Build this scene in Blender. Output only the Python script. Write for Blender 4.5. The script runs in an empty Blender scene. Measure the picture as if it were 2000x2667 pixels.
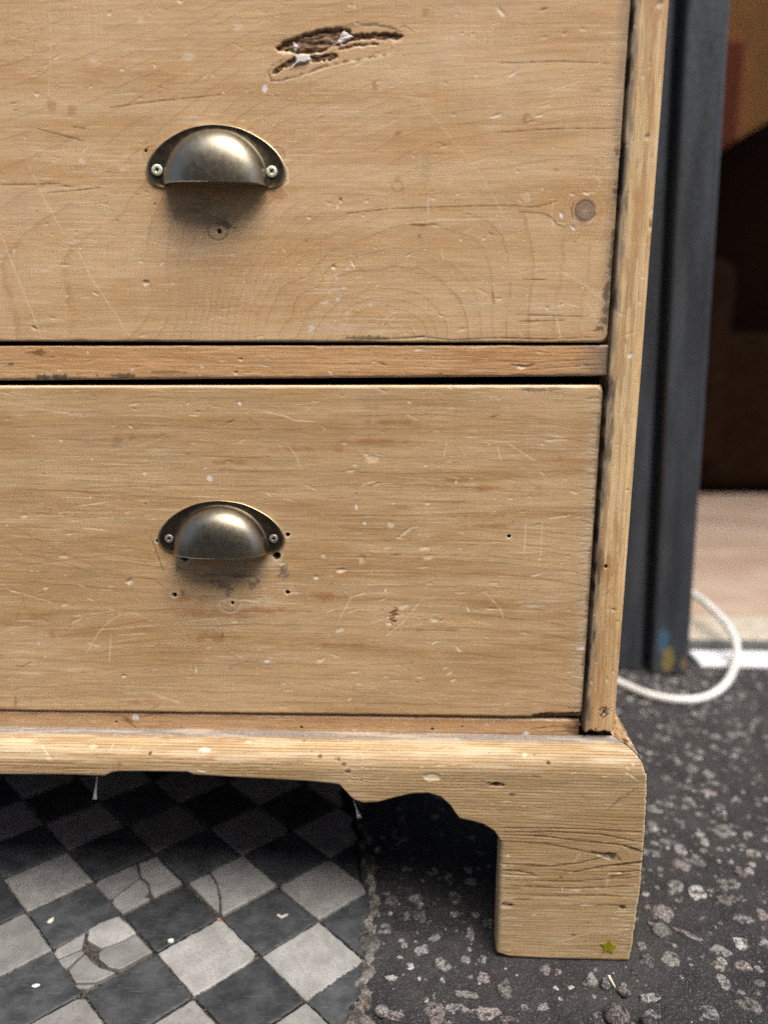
import bpy, bmesh, math, random
import numpy as np
from mathutils import Vector, Matrix

# ------------------------------------------------------------------ camera, sky, sun, exposure
scene = bpy.context.scene
COL = scene.collection
CAM = np.array([0.0, -527.3, 442.1])                 # millimetres; chest front is y = 0, ground is z = 0
PITCH, YAW, ROLL, FPX = 0.22196, 0.02719, 0.00358, 2113.3


def cam_axes():
    cy, sy, cp, sp = math.cos(YAW), math.sin(YAW), math.cos(PITCH), math.sin(PITCH)
    right = np.array([cy, sy, 0.0]); fw0 = np.array([-sy, cy, 0.0]); up0 = np.array([0, 0, 1.0])
    fwd = cp * fw0 - sp * up0; up = sp * fw0 + cp * up0
    cr, sr = math.cos(ROLL), math.sin(ROLL)
    return np.array([cr * right + sr * up, -sr * right + cr * up, fwd])


AX = cam_axes()
cd = bpy.data.cameras.new('camera')
cam = bpy.data.objects.new('camera', cd); COL.objects.link(cam)
M = Matrix.Identity(4)
for r in range(3):
    M[r][0], M[r][1], M[r][2], M[r][3] = AX[0][r], AX[1][r], -AX[2][r], CAM[r] / 1000
cam.matrix_world = M
cd.sensor_fit = 'VERTICAL'; cd.sensor_height = 24.0; cd.lens = 24.0 * FPX / 2667.0
cd.clip_start = 0.01; cd.clip_end = 500
cd.dof.use_dof = True; cd.dof.focus_distance = 0.530; cd.dof.aperture_fstop = 2.1
scene.camera = cam

SUN_EL, SUN_ROT = math.radians(61), math.radians(150)
world = bpy.data.worlds.new('World'); scene.world = world; world.use_nodes = True
wn = world.node_tree; sky = wn.nodes.new('ShaderNodeTexSky'); sky.sky_type = 'NISHITA'; sky.sun_disc = False
sky.sun_elevation = SUN_EL; sky.sun_rotation = SUN_ROT
sky.air_density = 0.6; sky.dust_density = 4.0; sky.ozone_density = 0.6
wn.nodes['Background'].inputs['Strength'].default_value = 0.085
wn.links.new(sky.outputs[0], wn.nodes['Background'].inputs['Color'])
sl = bpy.data.lights.new('sun', 'SUN'); sl.energy = 1.5; sl.angle = math.radians(48); sl.color = (1.0, 0.96, 0.9)
so = bpy.data.objects.new('sun', sl); COL.objects.link(so)
sd = Vector((math.sin(SUN_ROT) * math.cos(SUN_EL), math.cos(SUN_ROT) * math.cos(SUN_EL), math.sin(SUN_EL)))
so.rotation_euler = sd.to_track_quat('Z', 'Y').to_euler(); so.location = sd * 3
vs = scene.view_settings; vs.view_transform = 'Standard'; vs.look = 'None'; vs.gamma = 1; vs.exposure = 1.38
scene.cycles.max_bounces = 6; scene.cycles.use_denoising = False; scene.cycles.adaptive_threshold = 0.004; scene.cycles.sample_clamp_indirect = 1.5

# ------------------------------------------------------------------ helpers


def at(u, v, axis=1, val=0.0):
    """a point measured in the photograph (2000 x 2667) put on a plane of the place, in mm"""
    d = ((u - 1000) / FPX) * AX[0] - ((v - 1333.5) / FPX) * AX[1] + AX[2]
    return CAM + d * ((val - CAM[axis]) / d[axis])


def tag(o, label=None, cat=None, group=None, kind=None):
    if label: o['label'] = label
    if cat: o['category'] = cat
    if group: o['group'] = group
    if kind: o['kind'] = kind
    return o


def link(name, me, mat, parent=None):
    o = bpy.data.objects.new(name, me); COL.objects.link(o)
    if mat and not me.materials: me.materials.append(mat)
    if parent: o.parent = parent
    return o


def empty(name, loc=(0, 0, 0)):
    o = bpy.data.objects.new(name, None); COL.objects.link(o); o.location = loc; o.empty_display_size = 0.02
    return o


def sstep(a, b, x):
    t = np.clip((x - a) / (b - a), 0, 1); return t * t * (3 - 2 * t)


def vnoise(x, y, seed=0):
    """smooth value noise, unit lattice"""
    rng = np.random.RandomState(seed); L = rng.rand(256, 256)
    xi = np.floor(x).astype(int); yi = np.floor(y).astype(int); fx = x - xi; fy = y - yi
    fx = fx * fx * (3 - 2 * fx); fy = fy * fy * (3 - 2 * fy)
    a = L[xi & 255, yi & 255]; b = L[(xi + 1) & 255, yi & 255]; c = L[xi & 255, (yi + 1) & 255]; d = L[(xi + 1) & 255, (yi + 1) & 255]
    return (a * (1 - fx) + b * fx) * (1 - fy) + (c * (1 - fx) + d * fx) * fy


def fbm(x, y, seed=0, n=3):
    s = 0; w = 0
    for k in range(n):
        s = s + vnoise(x * 2 ** k, y * 2 ** k, seed + k) / 2 ** k; w += 1 / 2 ** k
    return s / w


def np_mesh(name, V, F, smooth=True):
    """V (n,3) metres, F (m,4) or (m,3) vertex ids"""
    me = bpy.data.meshes.new(name); V = np.asarray(V, np.float32); F = np.asarray(F, np.int32)
    k = F.shape[1]
    me.vertices.add(len(V)); me.vertices.foreach_set('co', V.ravel())
    me.loops.add(F.size); me.loops.foreach_set('vertex_index', F.ravel())
    me.polygons.add(len(F)); me.polygons.foreach_set('loop_start', np.arange(len(F), dtype=np.int32) * k)
    try: me.polygons.foreach_set('loop_total', np.full(len(F), k, np.int32))
    except Exception: pass
    me.polygons.foreach_set('use_smooth', np.full(len(F), smooth, bool))
    me.update(calc_edges=True)
    return me


def set_attr(me, name, arr):
    a = me.attributes.new(name, 'FLOAT_COLOR', 'POINT'); a.data.foreach_set('color', np.asarray(arr, np.float32).ravel())


def grid_faces(nr, nc, off=0):
    i = np.arange(nr * nc).reshape(nr, nc) + off
    return np.stack([i[:-1, :-1], i[:-1, 1:], i[1:, 1:], i[1:, :-1]], -1).reshape(-1, 4)


def bm_mesh(name, bm, smooth=False):
    me = bpy.data.meshes.new(name); bmesh.ops.recalc_face_normals(bm, faces=bm.faces); bm.to_mesh(me); bm.free()
    for p in me.polygons: p.use_smooth = smooth
    return me


def box_bm(bm, x0, x1, y0, y1, z0, z1, bevel=0.0, seg=2):
    v = bmesh.ops.create_cube(bm, size=1)['verts']
    for w in v:
        w.co = Vector(((x0 + x1) / 2 + w.co.x * (x1 - x0), (y0 + y1) / 2 + w.co.y * (y1 - y0), (z0 + z1) / 2 + w.co.z * (z1 - z0)))
    if bevel:
        es = list({e for w in v for e in w.link_edges})
        bmesh.ops.bevel(bm, geom=es, offset=bevel, segments=seg, affect='EDGES', profile=0.5)


def box(name, mat, parent, x0, x1, y0, y1, z0, z1, bevel=0.0):
    bm = bmesh.new(); box_bm(bm, x0, x1, y0, y1, z0, z1, bevel)
    return link(name, bm_mesh(name, bm), mat, parent)


# ------------------------------------------------------------------ material node helper
class NT:
    def __init__(s, name):
        s.m = bpy.data.materials.new(name); s.m.use_nodes = True; s.t = s.m.node_tree
        s.b = s.t.nodes['Principled BSDF']; s.tc = None

    def set(s, sock, v):
        if hasattr(v, 'is_output') or hasattr(v, 'links') and not isinstance(v, (int, float, tuple)): s.t.links.new(v, sock)
        else: sock.default_value = v

    def node(s, typ, ins=None, **kw):
        n = s.t.nodes.new(typ)
        for k, v in kw.items(): setattr(n, k, v)
        for k, v in (ins or {}).items(): s.set(n.inputs[k], v)
        return n

    def obj(s):
        if not s.tc: s.tc = s.node('ShaderNodeTexCoord')
        return s.tc.outputs['Object']

    def mapped(s, scale, loc=(0, 0, 0), vec=None, rot=(0, 0, 0)):
        return s.node('ShaderNodeMapping', {'Vector': vec or s.obj(), 'Scale': scale, 'Location': loc, 'Rotation': rot}).outputs[0]

    def noise(s, vec, scale=1.0, detail=3.0, rough=0.55, dist=0.0):
        return s.node('ShaderNodeTexNoise', {'Vector': vec, 'Scale': scale, 'Detail': detail, 'Roughness': rough, 'Distortion': dist}).outputs['Fac']

    def voro(s, vec, scale, out='Distance', feature='F1', rand=1.0):
        return s.node('ShaderNodeTexVoronoi', {'Vector': vec, 'Scale': scale, 'Randomness': rand}, feature=feature).outputs[out]

    def math(s, op, a, b=0.0, c=0.0):
        n = s.t.nodes.new('ShaderNodeMath'); n.operation = op
        for i, v in enumerate((a, b, c)): s.set(n.inputs[i], v)
        return n.outputs[0]

    def ramp(s, x, lo, hi, a=0.0, b=1.0):
        return s.node('ShaderNodeMapRange', {'Value': x, 'From Min': lo, 'From Max': hi, 'To Min': a, 'To Max': b}, interpolation_type='SMOOTHSTEP').outputs[0]

    def mix(s, f, a, b, mode='MIX'):
        n = s.t.nodes.new('ShaderNodeMix'); n.data_type = 'RGBA'; n.blend_type = mode
        s.set(n.inputs[0], f); s.set(n.inputs[6], a); s.set(n.inputs[7], b)
        return n.outputs[2]

    def attr(s, name):
        a = s.node('ShaderNodeAttribute', attribute_name=name)
        sp = s.node('ShaderNodeSeparateColor', {'Color': a.outputs['Color']})
        return sp.outputs[0], sp.outputs[1], sp.outputs[2], a.outputs['Alpha']

    def bump(s, h, dist, strength=1.0, normal=None):
        i = {'Height': h, 'Distance': dist, 'Strength': strength}
        if normal: i['Normal'] = normal
        return s.node('ShaderNodeBump', i).outputs[0]

    def done(s, color=None, rough=None, normal=None, metal=None, spec=None):
        for k, v in (('Base Color', color), ('Roughness', rough), ('Normal', normal), ('Metallic', metal), ('Specular IOR Level', spec)):
            if v is not None: s.set(s.b.inputs[k], v)
        return s.m


def c4(r, g, b): return (r, g, b, 1.0)


def wood(name, base, alt, ringcol, ring_amt, ring_bump, streak=1.0, vertical=False, rough=0.52, sharp=0.80, thread=1.0, hue=None, wobf=35, brk0=0.25, bumpd=0.00022, worn=0.55):
    n = NT(name)
    dark, pale, rust, g = n.attr('marks'); white, dirt, rvis, _ = n.attr('stain')

    def sc(along, across):                                   # scale along / across the grain
        return (across, 60.0, along) if vertical else (along, 60.0, across)
    fib = n.noise(n.mapped(sc(16, 620)), 1.0, 5.0, 0.62)
    fine = n.noise(n.mapped(sc(70, 2600)), 1.0, 3.0, 0.6)
    band = n.noise(n.mapped(sc(5, 48)), 1.0, 3.0, 0.55, 0.4)
    blot = n.noise(n.mapped((14, 14, 14)), 1.0, 4.0, 0.55)
    grey = n.noise(n.mapped((27, 27, 34), (3, 1, 2)), 1.0, 5.0, 0.6)
    thr = n.noise(n.mapped((1500, 60, 30) if not vertical else (40, 60, 1500)), 1.0, 2.0, 0.6)
    thm = n.noise(n.mapped((22, 22, 22), (5, 2, 8)), 1.0, 2.0, 0.5)
    col = n.mix(n.ramp(band, 0.36, 0.66), base, alt)
    col = n.mix(n.ramp(blot, 0.42, 0.72, 0, 0.55), col, hue or c4(base[0] * 1.06, base[1] * 1.08, base[2] * 1.22))
    col = n.mix(n.ramp(grey, 0.47, 0.72, 0, 0.5), col, c4(base[0] * .80, base[1] * .82, base[2] * .86))
    f = n.ramp(fib, 0.28, 0.72, -1, 1)
    f2 = n.ramp(fine, 0.25, 0.75, -1, 1)
    v = n.math('ADD', 1.0, n.math('MULTIPLY', f, 0.10 * streak))
    v = n.math('ADD', v, n.math('MULTIPLY', f2, 0.085 * streak))
    tt = n.math('MULTIPLY', n.ramp(thr, 0.3, 0.7, -0.085, 0.10), n.math('MULTIPLY', n.ramp(thm, 0.4, 0.65), thread))
    v = n.math('ADD', v, tt)
    hv = n.node('ShaderNodeHueSaturation', {'Value': v, 'Color': col}); col = hv.outputs[0]
    # growth rings: slow darkening that ends in a crisp late-wood line
    wob = n.math('MULTIPLY', n.math('SUBTRACT', n.noise(n.mapped(sc(wobf, 90)), 1.0, 3.0, 0.6), 0.5), 0.35)
    saw = n.math('FRACT', n.math('ADD', g, wob))
    line = n.math('MULTIPLY', n.ramp(saw, sharp, 0.95), n.ramp(saw, 0.955, 0.995, 1, 0))
    soft = n.math('MULTIPLY', n.math('POWER', saw, 2.2), 0.35)
    brk = n.ramp(n.noise(n.mapped(sc(45, 60), (7, 7, 7)), 1.0, 3.0, 0.6), 0.3, 0.58, brk0, 1)
    ring = n.math('MULTIPLY', n.math('MULTIPLY', n.math('MAXIMUM', line, soft), rvis), n.math('MULTIPLY', brk, ring_amt))
    col = n.mix(ring, col, ringcol)
    # short nicks along the grain, some pale, some brown
    nk = n.noise(n.mapped(sc(150, 1500), (1, 4, 9)), 1.0, 2.0, 0.5)
    nk2 = n.noise(n.mapped(sc(110, 1300), (11, 4, 2)), 1.0, 2.0, 0.5)
    nkm = n.ramp(n.noise(n.mapped((20, 20, 20), (2, 9, 4)), 1.0, 3.0, 0.6), 0.42, 0.62)
    lite = n.math('MULTIPLY', n.ramp(nk, 0.62, 0.70), nkm)
    dk = n.math('MULTIPLY', n.ramp(nk2, 0.65, 0.73), nkm)
    col = n.mix(n.math('MULTIPLY', lite, 0.5), col, c4(0.84, 0.65, 0.40))
    col = n.mix(n.math('MULTIPLY', dk, 0.5), col, c4(0.20, 0.105, 0.045))
    ps = n.noise(n.mapped(sc(28, 700), (3, 3, 1)), 1.0, 4.0, 0.6); pm = n.ramp(n.noise(n.mapped((13, 13, 17), (8, 1, 5)), 1.0, 3.0, 0.55), 0.4, 0.62)
    col = n.mix(n.math('MULTIPLY', n.math('MULTIPLY', n.ramp(ps, 0.52, 0.68), pm), worn), col, c4(0.84, 0.70, 0.50))
    bs = n.noise(n.mapped(sc(11, 170), (6, 2, 4)), 1.0, 4.0, 0.6); bm = n.ramp(n.noise(n.mapped((9, 9, 15), (1, 7, 3)), 1.0, 3.0, 0.55), 0.46, 0.66)
    col = n.mix(n.math('MULTIPLY', n.math('MULTIPLY', n.ramp(bs, 0.50, 0.66), bm), worn), col, c4(base[0] * 0.70, base[1] * 0.60, base[2] * 0.48))
    sp = n.voro(n.mapped((1, 1, 1)), 260, 'Distance')
    col = n.mix(n.math('MULTIPLY', n.ramp(sp, 0.05, 0.09, 1, 0), n.ramp(n.noise(n.mapped((60, 60, 60)), 1, 2), 0.56, 0.66)), col, c4(0.15, 0.09, 0.05))
    # wear and stains carried by the board itself
    col = n.mix(rust, col, c4(0.36, 0.155, 0.050))
    col = n.mix(dirt, col, c4(0.16, 0.135, 0.115))
    col = n.mix(pale, col, c4(0.86, 0.73, 0.52))
    col = n.mix(dark, col, c4(0.022, 0.015, 0.011))
    col = n.mix(white, col, c4(0.80, 0.78, 0.76))
    h = n.math('ADD', n.math('MULTIPLY', fib, 0.5), n.math('MULTIPLY', fine, 0.35))
    h = n.math('SUBTRACT', h, n.math('MULTIPLY', ring, ring_bump))
    h = n.math('SUBTRACT', h, n.math('MULTIPLY', n.math('ADD', lite, dk), 0.8))
    nm = n.bump(h, bumpd, 0.85)
    rg = n.math('ADD', rough, n.math('MULTIPLY', n.math('SUBTRACT', grey, 0.5), 0.35))
    return n.done(col, n.math('MAXIMUM', rg, n.math('MULTIPLY', dark, 0.85)), nm, spec=0.38)


W_DRAWER = wood('pine_drawer', c4(0.66, 0.452, 0.245), c4(0.56, 0.340, 0.155), c4(0.35, 0.18, 0.070), 0.74, 0.35, 1.0, brk0=0.15, thread=0.7)
W_DRAWER2 = wood('pine_drawer_low', c4(0.585, 0.398, 0.208), c4(0.46, 0.278, 0.122), c4(0.32, 0.165, 0.062), 0.8, 0.4, 1.4, thread=0.65)
W_RAIL = wood('pine_rail', c4(0.62, 0.375, 0.175), c4(0.55, 0.29, 0.120), c4(0.27, 0.12, 0.042), 0.75, 1.2, 1.6, thread=0.3)
W_STILE = wood('pine_stile', c4(0.74, 0.535, 0.275), c4(0.60, 0.385, 0.170), c4(0.25, 0.13, 0.05), 0.85, 0.9, 1.8, vertical=True, thread=0.1)
W_PLINTH = wood('pine_plinth', c4(0.51, 0.355, 0.180), c4(0.42, 0.280, 0.132), c4(0.15, 0.082, 0.034), 1.0, 1.2, 1.3, sharp=0.66, thread=0.3, wobf=10, brk0=0.65, bumpd=0.00016, worn=0.35)


def plain(name, col, rough=0.6, metal=0.0, var=0.15, scale=60, bump=0.0, spec=0.5):
    n = NT(name); f = n.noise(n.mapped((1, 1, 1)), scale, 5.0, 0.6)
    c = n.mix(n.ramp(f, 0.3, 0.7), c4(*[k * (1 - var) for k in col]), c4(*[k * (1 + var) for k in col]))
    return n.done(c, n.ramp(f, 0.2, 0.8, rough * 0.85, min(1, rough * 1.15)), n.bump(f, bump) if bump else None, metal, spec)


W_DARK = plain('pine_inside', (0.20, 0.12, 0.06), 0.8, 0, 0.2, 40)


# ------------------------------------------------------------------ boards whose wear is real relief
class Board:
    """a board face as a fine grid; coordinates a (along), b (across) in mm, relief h in mm towards the viewer"""

    def __init__(s, A, B, plane=0.0):
        s.A, s.B, s.plane = A, B, plane                       # 2-D arrays of mm
        s.a1, s.b1 = A[A.shape[0] // 2], B[:, B.shape[1] // 2]
        z = np.zeros_like(A)
        s.h = z.copy(); s.dark = z.copy(); s.pale = z.copy(); s.rust = z.copy(); s.g = z.copy()
        s.white = z.copy(); s.dirt = z.copy(); s.rv = z + 1.0

    def P(s, u, v):
        q = at(u, v, 1, s.plane); return q[0], q[2]

    def win(s, a0, a1, b0, b1):
        i = np.nonzero((s.a1 >= a0) & (s.a1 <= a1))[0]; j = np.arange(s.A.shape[0]) if s.b1 is None else np.nonzero((s.b1 >= b0 - 3) & (s.b1 <= b1 + 3))[0]
        if len(i) == 0 or len(j) == 0: return None
        return (slice(j[0], j[-1] + 1), slice(i[0], i[-1] + 1))

    def put(s, w, k, h=0, dark=0, pale=0, rust=0, white=0, dirt=0):
        if h: s.h[w] += h * k
        for nm, v in (('dark', dark), ('pale', pale), ('rust', rust), ('white', white), ('dirt', dirt)):
            if v:
                arr = getattr(s, nm); arr[w] = np.maximum(arr[w], np.clip(v * k, 0, 1))
                if nm in ('white', 'pale') and v > 0.5: s.dark[w] *= (1 - np.clip(k * v, 0, 1))

    def dist(s, pts, w):
        A, B = s.A[w], s.B[w]; d = np.full(A.shape, 1e9); tt = np.zeros(A.shape); n = len(pts) - 1
        for k in range(n):
            (x0, y0), (x1, y1) = pts[k], pts[k + 1]; dx, dy = x1 - x0, y1 - y0; L = dx * dx + dy * dy + 1e-9
            t = np.clip(((A - x0) * dx + (B - y0) * dy) / L, 0, 1); q = np.hypot(A - x0 - t * dx, B - y0 - t * dy)
            m = q < d; d = np.where(m, q, d); tt = np.where(m, (k + t) / n, tt)
        return d, tt

    def line(s, px, wd=0.45, taper=True, wob=0.25, **kw):
        wd *= 0.82
        if 'h' in kw: kw['h'] *= 0.55
        if wd < 0.45 and 'dark' in kw: kw['dark'] *= 0.65
        pts = [s.P(*p) for p in px]; xs = [p[0] for p in pts]; ys = [p[1] for p in pts]
        w = s.win(min(xs) - 4, max(xs) + 4, min(ys) - 4, max(ys) + 4)
        if w is None: return
        d, t = s.dist(pts, w)
        wv = wd * (0.55 + 0.9 * vnoise(s.A[w] / 3.0, s.B[w] / 3.0, int(abs(xs[0] * 7)) & 63))
        if taper: wv = wv * (0.35 + 0.65 * np.clip(np.minimum(t, 1 - t) * 6, 0, 1))
        d = d + wob * (vnoise(s.A[w] / 1.7, s.B[w] / 1.7, 5) - 0.5)
        s.put(w, np.exp(-(np.maximum(d, 0) / wv) ** 2), **kw)

    def dent(s, u, v, L, W, ang=0, depth=0.5, bend=0.0, pale=0.45, dark=0.0, lip=0.06, white=0, flat=2):
        """L, W half sizes in photo pixels, ang in degrees (counter-clockwise on the board)"""
        a0, b0 = s.P(u, v); L /= 4.0; W /= 4.0; R = max(L, W) * 2.2 + 2
        w = s.win(a0 - R, a0 + R, b0 - R, b0 + R)
        if w is None: return
        t = math.radians(ang); x = (s.A[w] - a0); y = (s.B[w] - b0)
        p = x * math.cos(t) + y * math.sin(t); q = -x * math.sin(t) + y * math.cos(t) + bend * (x ** 2) / max(L, .1); q = np.where(q > 0, q / 0.62, q / 1.25)
        r = ((np.abs(p) / L) ** flat + (np.abs(q) / W) ** flat) ** (1 / flat) + 0.35 * (vnoise(s.A[w] / 1.1, s.B[w] / 1.1, 17) - 0.5)
        depth *= 0.5; pale *= 1.15; k = sstep(1.15, 0.25, r); s.h[w] -= depth * k
        s.h[w] += lip * depth * np.exp(-((r - 1.25) / 0.22) ** 2)
        s.put(w, sstep(1.05, 0.55, r), pale=pale, white=white)
        if dark: s.put(w, sstep(1.05, 0.6, r) * (q > -0.1 * W), dark=dark)  # upper half darkened: shade inside the dent painted into the colour

    def hole(s, u, v, r, pale=0.0):
        a0, b0 = s.P(u, v); r /= 4.0; w = s.win(a0 - r * 3 - 1, a0 + r * 3 + 1, b0 - r * 3 - 1, b0 + r * 3 + 1)
        if w is None: return
        d = np.hypot(s.A[w] - a0, s.B[w] - b0) / r + 0.3 * (vnoise(s.A[w] / 0.9, s.B[w] / 0.9, 3) - 0.5)
        s.h[w] -= 3.0 * sstep(1.15, 0.7, d)
        if pale: s.put(w, sstep(2.4, 1.3, d), pale=pale)
        s.put(w, sstep(1.3, 0.8, d), dark=0.97)

    def blob(s, u, v, rx, ry, ang=0, rough=0.8, cell=3.0, seed=1, soft=0.5, **kw):
        a0, b0 = s.P(u, v); rx /= 4.0; ry /= 4.0; R = max(rx, ry) * 1.8 + 2; w = s.win(a0 - R, a0 + R, b0 - R, b0 + R)
        if w is None: return
        t = math.radians(ang); x = s.A[w] - a0; y = s.B[w] - b0; p = (x * math.cos(t) + y * math.sin(t)) / rx; q = (-x * math.sin(t) + y * math.cos(t)) / ry
        r = np.hypot(p, q) + rough * (fbm(s.A[w] / cell, s.B[w] / cell, seed) - 0.5) * 2
        s.put(w, sstep(1.0 + soft * 0.3, 1.0 - soft, r), **kw)

    def ringmark(s, u, v, r, wd=2.0, a0=0, a1=360, **kw):
        pts = [(u + r * math.cos(math.radians(t)), v - r * math.sin(math.radians(t))) for t in np.linspace(a0, a1, 24)]
        s.line(pts, wd / 4.0, taper=False, **kw)

    def inside(s, px, soft=0.5, jag=0.5, cell=1.5, seed=2):
        """soft inside mask of a polygon"""
        pts = [s.P(*p) for p in px]; xs = [p[0] for p in pts]; ys = [p[1] for p in pts]
        w = s.win(min(xs) - 4, max(xs) + 4, min(ys) - 4, max(ys) + 4)
        if w is None: return None, None
        A, B = s.A[w], s.B[w]; ins = np.zeros(A.shape, bool)
        for (x0, y0), (x1, y1) in zip(pts, pts[1:] + pts[:1]):
            c = (y0 > B) != (y1 > B)
            ins ^= c & (A < (x1 - x0) * (B - y0) / ((y1 - y0) if abs(y1 - y0) > 1e-9 else 1e-9) + x0)
        d, _ = s.dist(pts + pts[:1], w); d = np.where(ins, d, -d) + jag * (fbm(A / cell, B / cell, seed) - 0.5) * 2
        return w, sstep(-soft, soft, d)

    def poly(s, px, soft=0.5, jag=0.5, seed=2, **kw):
        w, k = s.inside(px, soft, jag, seed=seed)
        if w is not None: s.put(w, k, **kw)

    def scatter(s, n, seed, amax=None, along=True):
        rng = random.Random(seed); lo_a, hi_a = max(s.a1.min(), -300), s.a1.max(); lo_b, hi_b = s.B.min(), s.B.max()
        for _ in range(n):
            a = rng.uniform(lo_a, hi_a); b = rng.uniform(lo_b, hi_b); L = rng.choice([0.6, 0.8, 1.2, 2.0, 3.0]); W = rng.uniform(0.35, 0.7)
            R = L * 2 + 2; w = s.win(a - R, a + R, b - R, b + R)
            if w is None: continue
            t = rng.gauss(0, 0.25) if along else rng.uniform(-1.5, 1.5)
            x = s.A[w] - a; y = s.B[w] - b; p = (x * math.cos(t) + y * math.sin(t)) / L; q = (-x * math.sin(t) + y * math.cos(t)) / W
            k = np.exp(-(p * p + q * q)); s.h[w] -= rng.uniform(0.08, 0.35) * k
            c = rng.random()
            if c < 0.5: s.put(w, k, pale=rng.uniform(0.2, 0.6))
            elif c < 0.62: s.put(w, k, dark=rng.uniform(0.2, 0.6))
            elif c < 0.68: s.put(w, k, white=rng.uniform(0.3, 0.8))
        for _ in range(n // 8):                                # long hair scratches
            a = rng.uniform(lo_a, hi_a); b = rng.uniform(lo_b, hi_b); t = rng.gauss(0, 0.2) if rng.random() < 0.7 else rng.uniform(-1.6, 1.6); L = rng.uniform(4, 22)
            pts = [(a, b), (a + L * math.cos(t), b + L * math.sin(t))]
            w = s.win(min(pts[0][0], pts[1][0]) - 2, max(pts[0][0], pts[1][0]) + 2, min(b, pts[1][1]) - 2, max(b, pts[1][1]) + 2)
            if w is None: continue
            d, tt = s.dist(pts, w); k = np.exp(-(d / 0.33) ** 2) * np.clip(np.minimum(tt, 1 - tt) * 5, 0, 1)
            s.put(w, k, h=-0.08, pale=rng.uniform(0.12, 0.4))

    def attrs(s, me, n):
        z = np.zeros(n - s.A.size)
        f = lambda q: np.concatenate([q.ravel(), z])
        set_attr(me, 'marks', np.stack([f(s.dark), f(s.pale), f(s.rust), np.concatenate([s.g.ravel(), z])], 1))
        set_attr(me, 'stain', np.stack([f(s.white), f(s.dirt), f(s.rv), z.repeat(1) if len(z) == n else np.zeros(n)], 1))


def axis(lo, hi, step, coarse_to=None, coarse=6.0, edge=(0.25, 0.6, 1.1, 1.7)):
    """grid line positions: fine between lo and hi with extra lines at the rounded edges"""
    e = np.array(edge); mid = np.linspace(lo + 2.2, hi - 2.2, max(2, int((hi - lo - 4.4) / step) + 1))
    a = np.concatenate([[lo], lo + e, mid, hi - e[::-1], [hi]])
    if coarse_to is not None:
        a = np.concatenate([np.linspace(coarse_to, lo - 0.01, max(2, int((lo - coarse_to) / coarse))), mid, hi - e[::-1], [hi]])
    return a


def edge_round(d, R):
    q = np.clip(1 - d / R, 0, 1); return -R * (1 - np.sqrt(np.maximum(1 - q * q, 0)))


def build_board(name, bd, y, depth, mat, parent, Xf=None, Zf=None):
    """front face from the relief plus four sides going back by depth (mm)"""
    nr, nc = bd.A.shape; X = bd.A; Z = bd.B
    V = np.stack([X, y - bd.h, Z], -1).reshape(-1, 3)
    F = [grid_faces(nr, nc)]
    idx = np.arange(nr * nc).reshape(nr, nc)
    loop = np.concatenate([idx[0, :-1], idx[:-1, -1], idx[-1, :0:-1], idx[:0:-1, 0]])
    back = V[loop].copy(); back[:, 1] = y + depth; o = len(V); n = len(loop)
    V = np.concatenate([V, back]); k = np.arange(n); k2 = (k + 1) % n
    F.append(np.stack([loop[k2], loop[k], o + k, o + k2], 1))
    me = np_mesh(name, V / 1000, np.concatenate(F))
    bd.attrs(me, len(V))
    return link(name, me, mat, parent)


def bilinear_board(c00, c10, c01, c11, step, plane=0.0, left=None, edge=(0.25, 0.6, 1.1, 1.7), coarse=6.0):
    """corners (x,z): lower left, lower right, upper left, upper right; left = x where the unseen coarse part starts"""
    x0, x1 = c00[0], c10[0]
    xs = axis(-305.0, x1, step, x0, coarse, edge) if x0 < -320 else axis(x0, x1, step, None, 6, edge)
    H = 100.0; zs = axis(0, c01[1] - c00[1], step, None, 6, edge) / (c01[1] - c00[1])
    t = (xs - x0) / (x1 - x0); T, S = np.meshgrid(t, zs)
    xl = c00[0] + (c01[0] - c00[0]) * S; xr = c10[0] + (c11[0] - c10[0]) * S
    X = xl + (xr - xl) * T
    zb = c00[1] + (c10[1] - c00[1]) * T; zt = c01[1] + (c11[1] - c01[1]) * T
    return Board(X, zb + (zt - zb) * S, plane)


# ================================================================== CHEST OF DRAWERS
XC, XL, XR = -300.0, -750.5, 150.5                           # centre and outer sides of the carcass
chest = tag(empty('chest_of_drawers', (0, 0, 0)), 'worn stripped pine chest of drawers with antique brass cup handles and bracket feet', 'chest of drawers')

# ---- upper drawer front
STEP = 0.52
D1 = bilinear_board((-727, 432.4), (126.1, 434.0), (-727, 668), (127.6, 668), STEP)


def px_field(bd):
    """photo-measured layout coordinates of a board: (u, v) scaled so that 4 units = 1 mm about a board point"""
    return bd.A, bd.B


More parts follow.
